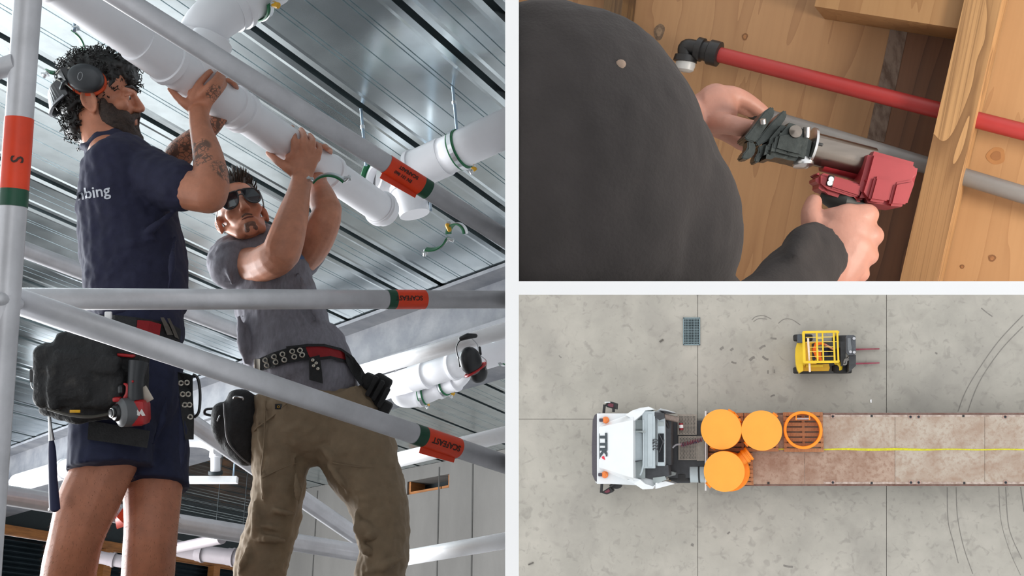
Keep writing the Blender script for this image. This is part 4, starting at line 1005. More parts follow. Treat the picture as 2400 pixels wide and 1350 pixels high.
# impact driver in its holster
dr = thing('impact_driver', 'red and black impact driver hung head-down beside the tool bag', 'drill')
dd = 2.84; nose = P(262, 968, dd-.03); tail = P(340, 962, dd+.03); axd = (nose-tail).normalized()
GREYM = mat('grey_gear_case', (.11, .115, .12), .4, var=.1)
MB().lathe(P(300, 966, dd), axd, [(-.012, .034), (-.010, .037), (.018, .036), (.022, .031), (.028, .022)], 28).build('gear_case', GREYM, dr)
MB().lathe(P(276, 967, dd-.018), axd, [(-.004, .021), (.004, .022), (.010, .018), (.011, .012), (.02, .0105), (.021, .006)], 24).build('chuck', BLK, dr)
MB().loft([nose+(frame_of(axd)[0]*math.cos(a)+frame_of(axd)[1]*math.sin(a))*.011 for a in [2*math.pi*i/16 for i in range(16)]], .0022, 6, closed=True).build('chuck_ring', STEEL, dr)
Rd = CM.to_3x3() @ Matrix.Rotation(math.radians(-2), 3, 'Y')
MB().rbox(P(322, 966, dd+.012), (.056, .062, .066), .014, Rd).build('motor_housing', RED, dr)
MB().loft([P(318, 935, dd+.01), P(318, 895, dd+.01), P(324, 848, dd+.02)], [(.021, .024), (.019, .022), (.024, .03)], 14, side=CX, sub=3).build('grip', CHAR, dr)
MB().capsule([P(290, 938, dd), P(299, 922, dd), P(299, 905, dd), P(292, 900, dd)], [.006, .006, .005, .003], 8, sub=3).build('trigger_guard', RED, dr)
MB().capsule([P(283, 918, dd), P(283, 908, dd)], .0075, 8).build('trigger', BLK, dr)
MB().rbox(P(275, 936, dd-.005), (.02, .02, .012), .004, Rd).build('selector', RED, dr)
zz = [P(318, 972, dd-.021), P(322, 960, dd-.021), P(327, 966, dd-.021), P(332, 958, dd-.021), P(341, 974, dd-.021), P(333, 975, dd-.021), P(329, 969, dd-.021), P(327, 975, dd-.021)]
MB().prism(zz, toCam(zz[0])*.0012).build('white_logo', mat('white_decal', (.7, .66, .64), .6), dr)
MB().rbox(P(341, 925, dd+.01), (.026, .004, .04), .002, CM.to_3x3() @ Matrix.Rotation(math.radians(-30), 3, 'Y')).build('belt_hook', mat('dull_steel', (.45, .40, .34), .4, .6), dr)
MB().ball(P(311, 894, dd-.014), .003).build('red_dot', RED, dr)
# hammer hanging from the bag
hm = thing('hammer', 'hammer hanging head-up from the bag, navy rubber grip and thin steel shaft', 'hammer')
MB().loft([P(114, 955, 2.9), P(118, 1000, 2.9), P(121, 1032, 2.9)], [.0035, .0045, .008], 10).build('shaft', STEEL, hm)
MB().capsule([P(120, 1030, 2.9), P(122, 1060, 2.9), P(124, 1120, 2.9), P(128, 1188, 2.9)], [.006, .010, .011, .0135], 12, sub=3).build('grip', mat('navy_rubber', rgb(30, 36, 70), .6), hm)
MB().ball(P(117, 1194, 2.9), .0045).build('lanyard_ring', STEEL, hm)
# ------------------------------------------------------------------ upper right place: timber wall with water pipes
ta_ = math.radians(25)
en = C(math.sin(ta_), math.cos(ta_), 0)                    # into the wall
ex = C(math.cos(ta_), -math.sin(ta_), 0)                   # along the wall, to the right
ev = (ex*.19+CZ*.98).normalized(); ev = (ev-en*ev.dot(en)).normalized(); eu = ev.cross(en).normalized()*1
if eu.dot(ex) < 0: eu = -eu
OT = P(2180, 330, 1.60)
def TP(px, py, h): return at_plane(px, py, OT-en*h, en)
RT = Matrix((eu, en, ev)).transposed()                      # local x along, y into wall, z up the stud
def wood(name, c1, c2, c3, scale=1., knots=True, lines=0., rough=.6):
    m = mat(name, c1, rough, var=.05); N, L, b = nodes_of(m)
    tc = N.new('ShaderNodeTexCoord'); mp = N.new('ShaderNodeMapping'); L.new(tc.outputs['Object'], mp.inputs['Vector'])
    q = RT.transposed().to_euler(); mp.vector_type = 'POINT'; mp.inputs['Rotation'].default_value = q
    sx = N.new('ShaderNodeMapping'); sx.inputs['Scale'].default_value = (9*scale, 9*scale, 1.0*scale); L.new(mp.outputs[0], sx.inputs['Vector'])
    n1 = N.new('ShaderNodeTexNoise'); n1.inputs['Scale'].default_value = 1.3; n1.inputs['Detail'].default_value = 3; n1.inputs['Distortion'].default_value = .6; L.new(sx.outputs[0], n1.inputs['Vector'])
    # growth rings: contour lines of the stretched noise
    rg = math_node(N, L, 'FRACT', math_node(N, L, 'MULTIPLY', n1.outputs['Fac'], 6.5))
    rp = N.new('ShaderNodeValToRGB'); cr = rp.color_ramp
    cr.elements[0].position = 0; cr.elements[0].color = (*c1, 1); cr.elements[1].position = 1; cr.elements[1].color = (*c2, 1)
    e = cr.elements.new(.86); e.color = (*[.5*(a+z) for a, z in zip(c1, c2)], 1); e = cr.elements.new(.45); e.color = (*[.85*a+.15*z for a, z in zip(c1, c2)], 1)
    L.new(rg, rp.inputs[0]); L.new(rp.outputs[0], b.inputs['Base Color'])
    n2 = N.new('ShaderNodeTexNoise'); n2.inputs['Scale'].default_value = 2.6; n2.inputs['Detail'].default_value = 2; L.new(mp.outputs[0], n2.inputs['Vector'])
    f = math_node(N, L, 'MULTIPLY', math_node(N, L, 'SUBTRACT', n2.outputs['Fac'], .42), 2.4, True); overlay(m, math_node(N, L, 'MULTIPLY', f, .55), c3)
    s4 = N.new('ShaderNodeMapping'); s4.inputs['Scale'].default_value = (160, 160, 6); L.new(mp.outputs[0], s4.inputs['Vector'])
    n4 = N.new('ShaderNodeTexNoise'); n4.inputs['Scale'].default_value = 1.; n4.inputs['Detail'].default_value = 3; L.new(s4.outputs[0], n4.inputs['Vector'])
    overlay(m, math_node(N, L, 'MULTIPLY', math_node(N, L, 'MULTIPLY', math_node(N, L, 'SUBTRACT', n4.outputs['Fac'], .45), 3., True), .35), c2)
    if lines:
        s2 = N.new('ShaderNodeMapping'); s2.inputs['Scale'].default_value = (lines, 1, 2.5); L.new(mp.outputs[0], s2.inputs['Vector'])
        n3 = N.new('ShaderNodeTexNoise'); n3.inputs['Scale'].default_value = 1.; n3.inputs['Detail'].default_value = 4; L.new(s2.outputs[0], n3.inputs['Vector'])
        f = math_node(N, L, 'MULTIPLY', math_node(N, L, 'SUBTRACT', n3.outputs['Fac'], .5), 6., True); overlay(m, math_node(N, L, 'MULTIPLY', f, .75), c2)
    return m
PLY = wood('pine_plywood', rgb(166, 128, 90), rgb(148, 110, 76), rgb(152, 113, 76), 1.0)
PLYD = wood('shaded_plywood', rgb(118, 82, 58), rgb(88, 60, 44), rgb(102, 66, 46), 1.2)  # shadow beside the stud put into a darker wood colour
PLYR = wood('pale_plywood', rgb(176, 137, 95), rgb(162, 122, 82), rgb(164, 124, 82), .9)
LVL = wood('laminated_stud', rgb(178, 138, 92), rgb(118, 84, 50), rgb(160, 120, 78), 1.0, lines=420.)
NOG = wood('noggin_pine', rgb(160, 122, 80), rgb(142, 103, 64), rgb(150, 112, 70), .8)
WEATH = mat('weathered_strip', rgb(128, 112, 100), .8, c2=rgb(92, 74, 62), scale=16, stretch=(6, 6, .8), detail=6)
def tbox(name, p0, p1, w, dep, m, parent=None, ext=0., hof=0.):
    """timber between two points on its front face, width along eu, depth into the wall"""
    d = (p1-p0).normalized(); a, z = p0-d*ext, p1+d*ext; s = d.cross(en).normalized()
    o = MB().hexa([a-s*w/2, a+s*w/2, a+s*w/2+en*dep, a-s*w/2+en*dep, z-s*w/2, z+s*w/2, z+s*w/2+en*dep, z-s*w/2+en*dep])
    bm = None
    return o
def clip_cell(me, zcut=.0056, xcut=.0056):
    """keep the cell inside its white dividing walls"""
    bm = bmesh.new(); bm.from_mesh(me)
    for co, no in ((CM @ Vector((xcut, 0, 0)), CX), (CM @ Vector((0, 0, zcut)), CZ)):
        bmesh.ops.bisect_plane(bm, geom=bm.verts[:]+bm.edges[:]+bm.faces[:], plane_co=co, plane_no=no, clear_inner=True)
        bmesh.ops.holes_fill(bm, edges=[e for e in bm.edges if e.is_boundary], sides=0)
    bmesh.ops.recalc_face_normals(bm, faces=bm.faces[:]); bm.to_mesh(me); bm.free(); return me
# wall of plywood sheets
wt = thing('wall_timber', 'plywood lined timber wall', 'wall'); wt['kind'] = 'structure'
def sheet(px0, px1, m, name, th=.015, h=0.):
    c = [TP(px0, 720, h), TP(px1, 720, h), TP(px1, -320, h), TP(px0, -320, h)]
    # edges follow the grain
    c[0] = c[3]-ev*((c[3]-c[0]).dot(ev)); c[1] = c[2]-ev*((c[2]-c[1]).dot(ev))
    mb_ = MB().hexa([p for p in c]+[p+en*th for p in c]); me = mb_.mesh(name); clip_cell(me, .0052, .0052)
    return link(name, me, m, wt)
sheet(1000, 2182, PLY, 'plywood_sheet'); sheet(2183, 2375, PLYD, 'plywood_sheet'); sheet(2376, 3900, PLYR, 'plywood_sheet')  # middle sheet carries the painted shade left of the stud
for (x, w, h0) in ((2128, .020, .0),):
    p0 = TP(2052, 330, .001); MB().hexa([p0-ev*.0-eu*.012, p0+eu*.012, p0+eu*.012+en*.002, p0-eu*.012+en*.002]+[q+ev*.20 for q in (p0-eu*.010, p0+eu*.014, p0+eu*.014+en*.002, p0-eu*.010+en*.002)]).build('weathered_strip', WEATH, wt)
def knot(px, py, r, m1, m2, h=.0004, el=1.5):
    p = TP(px, py, h)
    for rr, mm, k in ((r, m1, 0), (r*.55, m2, .0003)):
        MB().prism([p-en*k+eu*math.cos(a)*rr*(1+.12*math.sin(3*a+px))+ev*math.sin(a)*rr*el for a in [2*math.pi*i/20 for i in range(20)]], en*.0003).build('knot', mm, wt)
KN1 = mat('knot_dark', rgb(120, 82, 50), .7, var=.3, scale=90); KN2 = mat('knot_core', rgb(150, 104, 64), .7, var=.3, scale=120)
knot(1545, 75, .0085, mat('knot_grey', rgb(112, 92, 74), .8, var=.35, scale=200), mat('knot_grey2', rgb(134, 112, 90), .8, var=.3, scale=200)); knot(1746, 86, .0045, KN1, KN2, el=1.2); knot(2335, 365, .012, mat('knot_pale', rgb(164, 116, 70), .7), mat('knot_pale2', rgb(146, 100, 60), .7), el=1.0)
knot(2325, 605, .005, KN1, KN2, el=1.0); knot(2255, 625, .003, KN1, KN2, el=1.0)
# studs and noggin
def timber(name, label, p0, p1, w, dep, m, ext):
    me = tbox(name, p0, p1, w, dep, m, ext=ext).mesh(name); clip_cell(me); o = link(name, me, m); return tag(o, label, 'timber', 'wall timbers')
timber('stud', 'pale laminated timber stud standing at right, water pipes pass through it', TP(2152, 658, .10), TP(2304, 0, .10), .0455, .0985, LVL, .4)
timber('stud', 'timber stud at the upper left, mostly hidden by the dark sweater', TP(1432, 60, .06), TP(1442, -40, .06), .030, .058, wood('rough_stud', rgb(104, 80, 51), rgb(70, 49, 31), rgb(94, 70, 45), 1.2, lines=300.), .10)
pn0, pn1 = TP(1925, -22, .085), TP(2262, 28, .085)
timber('noggin', 'horizontal timber noggin at the top between the studs', pn0, pn1+(pn1-pn0)*.0, .045, .083, NOG, .004)
# pipes
PEXR = mat('red_pex', rgb(158, 48, 46), .45, var=.06, scale=30); PEXG = mat('grey_pex', rgb(122, 120, 118), .4, var=.06, scale=30); FIT = mat('black_fitting', (.012, .012, .013), .4, var=.2)
t = thing('water_pipe', 'red plastic water pipe crossing the timber bay and running through the stud', 'pipe', 'plastic water pipes')
ra, rb = TP(1670, 124, .055), TP(2470, 327, .055); rb = rb+(rb-ra)*.8; MB().tube(ra, rb, .0112, n=24).build('pipe', PEXR, t)
t = thing('water_pipe', 'grey plastic water pipe running from the pressing tool through the stud', 'pipe', 'plastic water pipes')
ga, gb = TP(1790, 272, .045), TP(2470, 478, .045); gb = gb+(gb-ga)*.15; MB().tube(ga, gb, .0118, n=24).build('pipe', PEXG, t)
MB().capsule([ga, TP(1765, 266, .045)], .009).build('end_sleeve', FIT, t)
t = thing('elbow_fitting', 'black elbow fitting with a clear cap on the end of the red pipe', 'fitting')
rd = (ra-rb).normalized(); p = lambda px, py: TP(px, py, .055)
MB().lathe(p(1672, 124), rd, [(-.010, .014), (-.009, .0185), (.006, .0185), (.008, .015), (.016, .0145), (.017, .0175), (.026, .0175), (.028, .012)], 24).build('collar', FIT, t)
MB().loft([p(1650, 118), p(1622, 112), p(1609, 112), p(1607, 124), p(1607, 146)], [.0125, .0125, .0125, .012, .0115], 18, sub=4).build('elbow', FIT, t)
MB().lathe(p(1607, 135), -ev, [(-.004, .012), (-.003, .0165), (.006, .018), (.008, .012)], 24).build('flange', FIT, t)
CAPM = mat('clear_cap', (.72, .74, .74), .35, var=.05, trans=.35); MB().lathe(p(1608, 143), -ev, [(0, .0145), (.006, .0150), (.013, .0135), (.016, .009), (.0165, 0)], 24).build('end_cap', CAPM, t)
# ------------------------------------------------------------------ person in dark sweater
per = thing('person', 'person in a charcoal sweater seen from behind, both hands on the pressing tool', 'person')
B = lambda px, py, d: P(px, py, d)
mb = MB(); dh3 = 1.36
# right hand: back to us, fist round the grip
px3 = lambda n: n*dh3/FPX
mb.capsule([B(1935, 640, 1.36), B(1958, 600, 1.365), B(1978, 560, 1.365)], [(.036, .024), (.040, .022), (.040, .020)], 16, side=CX)
mb.ell(B(1985, 560, 1.368), (C(.97, .1, -.2)*.036, C(0, 1, 0)*.02, C(.2, 0, .97)*.044), 18, 12)
mb.capsule([B(1950, 510, 1.37), B(1985, 512, 1.368), B(2020, 506, 1.37)], [.013, .016, .014], 12)
for (kx, ky, rr) in ((2030, 503, .0120), (2040, 552, .0125), (2030, 598, .0118), (2012, 640, .0108)):
    mb.capsule([B(1985, ky+8, 1.372), B(kx, ky, 1.372), B(kx+3, ky+2, 1.40), B(kx-20, ky+4, 1.425), B(kx-55, ky+4, 1.425)], [rr*1.25, rr*1.15, rr, rr*.92, rr*.85], 12, sub=3)
mb.capsule([B(1935, 590, 1.368), B(1912, 540, 1.37), B(1900, 502, 1.375), B(1908, 474, 1.385)], [.020, .0165, .0125, .0105], 12, sub=3)
mb.capsule([B(1915, 535, 1.372), B(1955, 520, 1.372)], [.014, .014], 10)
# arm inside the sleeve
mb.capsule([B(1945, 620, 1.365), B(1870, 665, 1.31), B(1800, 715, 1.25), B(1640, 700, 1.14), B(1500, 520, 1.09), B(1400, 400, 1.12)], [.028, .028, .028, .03, .04, .04], 12, sub=2)
mb.capsule([B(1400, 380, 1.16), B(1500, 320, 1.34), B(1600, 280, 1.46), B(1648, 262, 1.49)], [.045, .035, .027, .025], 12, sub=2)
# left hand reaching behind the jaw
dl = 1.475
mb.capsule([B(1640, 262, dl+.01), B(1665, 258, dl), B(1685, 252, dl)], [(.022, .024), (.026, .032), (.024, .033)], 14, side=CY)
mb.capsule([B(1675, 222, dl), B(1690, 250, dl), B(1680, 290, dl)], [.014, .018, .015], 12)
mb.capsule([B(1678, 222, dl), B(1715, 222, dl), B(1750, 236, dl+.01), B(1788, 262, dl+.02)], [.0125, .0120, .011, .009], 12, sub=3)
mb.capsule([B(1690, 238, dl+.01), B(1722, 245, dl+.015), B(1760, 262, dl+.03)], [.0115, .010, .008], 12, sub=2)
mb.capsule([B(1672, 285, dl-.01), B(1708, 292, dl-.03), B(1738, 298, dl-.03), B(1764, 297, dl-.025)], [.016, .0135, .0125, .009], 12, sub=3)
mb.capsule([B(1680, 300, dl+.01), B(1712, 318, dl+.02), B(1738, 336, dl+.03), B(1752, 346, dl+.03)], [.0125, .011, .010, .008], 12, sub=3)
body3 = remesh(mb, 'body', SKIN3, per, .003, 4)
clip_cell(body3.data)
MB().ell(B(1757, 294, dl-.036), (C(.9, .1, .1)*.006, C(0, 1, 0)*.002, C(-.1, 0, .9)*.0045), 10, 6).build('thumb_nail', mat('nail', rgb(206, 140, 128), .3), per)
SWEAT = mat('charcoal_knit', (.029, .025, .0245), .95, var=.18, scale=14, bump=.12, bscale=260)
sw = MB()
sw.ell(B(1300, 425, 1.06), (CX*.147, CY*.12, CZ*.168), 28, 18); sw.ell(B(1500, 530, 1.09), (CX*.098, CY*.095, CZ*.106), 28, 18); sw.ell(B(1600, 770, 1.12), (CX*.072, CY*.08, CZ*.07), 24, 14)
sw.ell(B(1430, 330, 1.10), (C(.8, 0, -.6)*.12, CY*.09, C(.6, 0, .8)*.08), 24, 14)
sw.capsule([B(1600, 740, 1.12), B(1740, 765, 1.19), B(1815, 712, 1.25), B(1868, 650, 1.31), B(1905, 604, 1.345)], [.05, .045, .042, .040, .037], 20, sub=4)
sw.loft([B(1893, 606, 1.335), B(1925, 588, 1.352)], [.038, .0365], 20)
sw.capsule([B(1860, 612, 1.26), B(1880, 570, 1.30), B(1905, 545, 1.335)], [.012, .016, .012], 10, sub=2); sw.capsule([B(1850, 655, 1.26), B(1880, 655, 1.28), B(1905, 640, 1.31)], [.010, .012, .009], 10, sub=2)
sw.capsule([B(1400, 360, 1.16), B(1490, 325, 1.32), B(1570, 290, 1.42)], [.055, .045, .036], 16, sub=2)
sweater = remesh(sw, 'sweater', SWEAT, per, .005, 5, [(.06, .010, .5)])
clip_cell(sweater.data)
bs = BVHTree.FromPolygons([v.co for v in sweater.data.vertices], [p.vertices for p in sweater.data.polygons])
MB().ell(stick(bs, 1455, 150, 1.0, .001), (CX*.0045, CY*.0015, CZ*.004), 10, 6).build('lint', mat('lint', rgb(150, 130, 115), .9), sweater)
# ------------------------------------------------------------------ pressing tool
tl = thing('pressing_tool', 'red battery pressing tool with dark steel jaws held on the grey pipe', 'power tool')
JAW = mat('dark_cast_steel', (.055, .062, .058), .36, .7, var=.3, scale=40, bump=.08, bscale=160); CHR = mat('tool_steel', (.22, .19, .165), .25, .95, var=.12, scale=14, stretch=(1, 1, 8))
TRED = mat('tool_red', rgb(150, 46, 52), .42, var=.08, scale=20)
K = lambda px, py, dd=0.: P(px, py, 1.42+dd)
def plate(pix, d0, th, name, m, par=tl, bev=.0015):
    poly = [K(x, y, d0) for x, y in pix]; mb_ = MB().prism(poly, CY*th); o = mb_.build(name, m, par)
    bm = bmesh.new(); bm.from_mesh(o.data); bmesh.ops.bevel(bm, geom=bm.edges[:], offset=bev, segments=2, affect='EDGES'); bm.to_mesh(o.data); bm.free(); return o
plate([(1800, 254), (1809, 249), (1816, 256), (1815, 268), (1778, 325), (1768, 334), (1748, 328), (1744, 322), (1762, 300), (1790, 262)], -.012, .05, 'jaw_arm', JAW)
plate([(1832, 262), (1840, 257), (1845, 264), (1842, 278), (1822, 305), (1800, 330), (1775, 343), (1770, 334), (1800, 296), (1826, 268)], -.006, .045, 'jaw_arm', JAW)
plate([(1752, 330), (1770, 334), (1772, 350), (1766, 366), (1752, 374), (1738, 372), (1740, 362), (1752, 348)], -.010, .03, 'jaw_prong', JAW)
plate([(1776, 343), (1800, 335), (1796, 352), (1784, 368), (1778, 382), (1768, 380), (1770, 366), (1778, 356)], -.004, .03, 'jaw_prong', JAW)
plate([(1826, 300), (1842, 282), (1878, 294), (1908, 318), (1902, 352), (1894, 386), (1850, 372), (1808, 366), (1790, 374), (1796, 350), (1800, 332)], -.022, .055, 'jaw_housing', JAW, bev=.006)
plate([(1822, 312), (1856, 306), (1886, 318), (1882, 345), (1880, 370), (1846, 362), (1812, 352)], -.027, .012, 'jaw_cover', JAW, bev=.004)
for (x, y, x2, y2, r_, nm) in ((1789, 290, 1788, 279, .0036, 'pin'), (1890, 322, 1891, 298, .0044, 'pin'),): MB().tube(K(x, y, -.022), K(x2, y2, -.024), r_, n=14).build(nm, STEEL, tl)
MB().lathe(K(1864, 309, -.027), C(0, -1, .2), [(0, .008), (.002, .008), (.003, .004), (.004, 0)], 18).build('pivot_cap', CHR, tl)
MB().lathe(K(1882, 382, -.01), C(.05, -.2, -1), [(-.006, .009), (0, .013), (.004, .0125), (.006, 0)], 20).build('pin_head', STEEL, tl)
cd = (K(2040, 384, .005)-K(1895, 345, .0)).normalized()
MB().lathe(K(1899, 348, 0), cd, [(-.003, .022), (-.002, .0265), (.001, .0265), (.002, .0215)], 28).build('retaining_ring', STEEL, tl)
MB().tube(K(1898, 347, 0), K(2042, 384, .005), .0205, n=32).build('cylinder', CHR, tl)
MB().loft([K(1930, 374, .005), K(2030, 400, .008)], .0155, 18).build('lower_guard', TRED, tl)
MB().rbox(K(1917, 337, -.020), (.013, .004, .0035), .001, CM.to_3x3() @ Matrix.Rotation(math.radians(14), 3, 'Y')).build('slot', FIT, tl)
plate([(2041, 350), (2157, 382), (2150, 420), (2127, 486), (2080, 480), (2026, 472), (2012, 452), (2022, 420)], -.034, .07, 'motor_housing', TRED, bev=.006)
plate([(2052, 412), (2094, 420), (2078, 476), (2036, 470)], -.040, .01, 'side_panel', TRED, bev=.003)
plate([(2098, 428), (2142, 420), (2122, 484), (2084, 482)], -.038, .01, 'side_panel', TRED, bev=.003)
plate([(1914, 408), (1924, 402), (2030, 432), (2016, 462), (2030, 474), (1990, 470), (1935, 452), (1914, 434)], -.026, .04, 'handle_bridge', TRED, bev=.005)
plate([(1953, 414), (2022, 434), (2014, 462), (1946, 440)], -.029, .008, 'bridge_panel', TRED, bev=.002)
LED = mat('work_light_led', (.9, .85, .85), .2); LED.node_tree.nodes['Principled BSDF'].inputs['Emission Color'].default_value = (1, .93, .93, 1); LED.node_tree.nodes['Principled BSDF'].inputs['Emission Strength'].default_value = 1.2
for (x, y) in ((1948, 420), (1945, 429)): MB().ball(K(x, y, -.031), .0032, 10, 6).build('led', LED, tl)
MB().rbox(K(1946, 424, -.027), (.008, .006, .014), .002, CM.to_3x3() @ Matrix.Rotation(math.radians(14), 3, 'Y')).build('led_window', FIT, tl)
RUB = mat('rubber_grip', (.022, .026, .025), .55, var=.2)
MB().capsule([K(1945, 462, -.005), K(1975, 474, -.01), K(2010, 478, -.005)], [.012, .017, .013], 14).build('grip_top', RUB, tl)
MB().capsule([K(1976, 472, .0), K(1972, 560, -.01), K(1968, 635, -.02)], [.018, .016, .016], 14).build('grip', RUB, tl)
# ------------------------------------------------------------------ lower right place: concrete yard from above
YD = 41.0
zy = -(CM.to_3x3() @ Vector(((1808-1200)/FPX, 1, (675-1020)/FPX))).normalized()      # yard's up: towards the camera
OY = P(1808, 1020, YD)
xy = (CX-zy*CX.dot(zy)).normalized(); yy = zy.cross(xy).normalized()
MY = Matrix.Translation(OY) @ Matrix((xy, yy, zy)).transposed().to_4x4(); MYI = MY.inverted()
def Y(px, py, h=0.):
    """yard coordinates (x right, y up the picture, z height) seen at a pixel, at height h"""
    return MYI @ at_plane(px, py, OY+zy*h, zy)
def ymb(): return MB(MY)
def yprism(pix, h0, h1, htop=None):
    """vertical prism whose top outline is seen at the given pixels"""
    b_ = ymb(); top = [Y(x, y, h1) for x, y in pix]
    return b_.prism([Vector((p.x, p.y, h0)) for p in top], Vector((0, 0, h1-h0)))
def yrect(x0, y0, x1, y1, h0, h1): return yprism([(x0, y1), (x1, y1), (x1, y0), (x0, y0)], h0, h1)
YCON = mat('yard_concrete', rgb(160, 156, 147), .9, c2=rgb(178, 173, 163), scale=.55, detail=9, c2amt=(.36, .66), bump=.05, bscale=12)
N, L, b = nodes_of(YCON); tcx = N.new('ShaderNodeTexCoord')
def stain(scale, thr, gain, amt, col, stretch=(1, 1, 1)):
    mp = N.new('ShaderNodeMapping'); mp.inputs['Scale'].default_value = stretch; L.new(tcx.outputs['Object'], mp.inputs['Vector'])
    nz = N.new('ShaderNodeTexNoise'); nz.inputs['Scale'].default_value = scale; nz.inputs['Detail'].default_value = 7; nz.inputs['Distortion'].default_value = .8; L.new(mp.outputs[0], nz.inputs['Vector'])
    overlay(YCON, math_node(N, L, 'MULTIPLY', math_node(N, L, 'MULTIPLY', math_node(N, L, 'SUBTRACT', nz.outputs['Fac'], thr), gain, True), amt), col)
stain(1.3, .55, 5, .30, rgb(126, 121, 114)); stain(3.5, .57, 8, .34, rgb(112, 108, 103)); stain(.9, .55, 5, .28, rgb(180, 175, 165), (1, 1, .4)); stain(11, .66, 9, .28, rgb(104, 100, 95)); stain(.35, .5, 4, .45, rgb(140, 136, 130))
JOINT = mat('joint_dark', (.10, .10, .096), .9)
gr = tag(ymb().box((2, 0, -.15), (48, 26, .1)).build('ground', JOINT), 'pale grey concrete yard cast in large slabs', 'ground', kind='structure')
def jline(px):
    """joint seen as a straight upright line at px: x at the slab's lower, middle and upper edge"""
    p, q = Y(px, 1345), Y(px, 695); k = (q.x-p.x)/(q.y-p.y)
    return lambda y: p.x+(y-p.y)*k
jl = [lambda y: -26.0, jline(1635.5), jline(2077.5), lambda y: 30.0]; jr = Y(1216, 982.5); jm = Y(2400, 982.5)
def jyf(x): return jr.y+(x-jr.x)*(jm.y-jr.y)/(jm.x-jr.x)
for i in range(3):
    for j in range(2):
        ylo, yhi = (-14.0, None) if j == 0 else (None, 14.0); g_ = .008
        def corner(side, y): return jl[i+side](y)+(g_ if side == 0 else -g_)
        c4 = []
        for side, top in ((0, 0), (1, 0), (1, 1), (0, 1)):
            y = (ylo if ylo is not None else jyf(jl[i+side](jr.y))+.007) if not top else (yhi if yhi is not None else jyf(jl[i+side](jr.y))-.007)
            c4.append(Vector((corner(side, y), y, -.1)))
        ymb().prism(c4, Vector((0, 0, .1))).build('concrete_slab', YCON, gr)
# tyre marks: thin dark rubber streaks lying on the slabs
TYRE = mat('tyre_rubber_mark', rgb(126, 122, 116), .9, var=.15, scale=8)
def mark(pix, w):
    pts = smooth_pts([Y(x, y, .0015) for x, y in pix], 8); b_ = ymb()
    strip(b_, pts, lambda i: Vector((0, 0, 1)).cross(pts[min(i+1, len(pts)-1)]-pts[max(i-1, 0)]), w, .001); b_.build('tyre_mark', TYRE, gr)
mark([(2398, 738), (2340, 800), (2292, 868), (2262, 920), (2245, 965)], .035); mark([(2398, 765), (2350, 815), (2310, 870), (2286, 915), (2268, 965)], .035)
mark([(2220, 1142), (2222, 1220), (2234, 1270), (2246, 1320)], .03); mark([(2241, 1142), (2244, 1210), (2258, 1280), (2280, 1345)], .03)
mark([(2341, 1142), (2346, 1220), (2366, 1290), (2392, 1348)], .02); mark([(2357, 1142), (2362, 1220), (2372, 1260), (2395, 1310)], .03); mark([(2392, 1142), (2400, 1200)], .03)
mark([(1762, 750), (1772, 742), (1790, 740), (1808, 748)], .03); mark([(1824, 758), (1838, 748), (1856, 749), (1876, 762)], .03); mark([(1766, 754), (1778, 747), (1798, 748)], .03); mark([(2300, 722), (2312, 732), (2326, 742)], .04)
for (x, y, dx, dy, w) in ((1688, 820, 8, -6, .09), (1712, 822, 7, -5, .08), (1757, 845, 12, -8, .10), (1787, 835, 14, 8, .08), (1780, 818, 14, -8, .08), (1714, 848, 12, 3, .07), (1806, 792, 14, 2, .07), (1806, 930, 10, -4, .06), (1620, 1275, 6, 3, .10), (1836, 1325, 22, 4, .07), (1800, 868, 0, 8, .05), (1815, 866, 0, 8, .05), (2192, 826, 5, 3, .06), (1310, 833, 6, 5, .04), (1705, 1252, 6, -5, .06)):
    mark([(x, y), (x+dx/2, y+dy*.7), (x+dx, y+dy)], w)
t = tag(ymb().prism([Y(1545, 800, .02), Y(1553, 794, .02), Y(1556, 797, .02), Y(1548, 803, .02)], Vector((0, 0, .02))).build('timber_offcut', mat('grey_offcut', rgb(96, 92, 86), .8)), 'small dark timber offcut lying left of the drain grate', 'offcut')
t = tag(ymb().prism([Y(1238, 1322, .02), Y(1250, 1317, .02), Y(1251, 1320, .02), Y(1239, 1325, .02)], Vector((0, 0, .02))).build('stick', MATS['grey_offcut']), 'small dark stick on the concrete near the lower left corner of the yard', 'stick')
t = tag(ymb().prism([Y(2039, 937, .02), Y(2043, 936, .02), Y(2043, 944, .02), Y(2040, 944, .02)], Vector((0, 0, .01))).build('paper_scrap', WHITE), 'tiny white scrap on the concrete below the forks', 'litter')
# drain grate
dg_ = thing('drain_grate', 'square-mesh steel drain grate set in the concrete', 'drain grate')
GRATE = mat('grate_steel', rgb(120, 136, 140), .5, .5, var=.12)
yrect(1603, 746, 1640, 807, .002, .012).build('dark_pit', mat('pit_dark', (.012, .018, .022), .9), dg_)
for (x0, y0, x1, y1) in ((1601, 744, 1604, 809), (1638, 744, 1641, 809), (1601, 744, 1641, 747), (1601, 806, 1641, 809)): yrect(x0, y0, x1, y1, .002, .05).build('rim', GRATE, dg_)
for i in range(9): x = 1606.8+i*3.55; yrect(x-.55, 746, x+.55, 807, .02, .045).build('grate_bar', GRATE, dg_)
for i in range(15): y = 749.6+i*3.8; yrect(1603, y-.55, 1639, y+.55, .02, .043).build('grate_bar', GRATE, dg_)

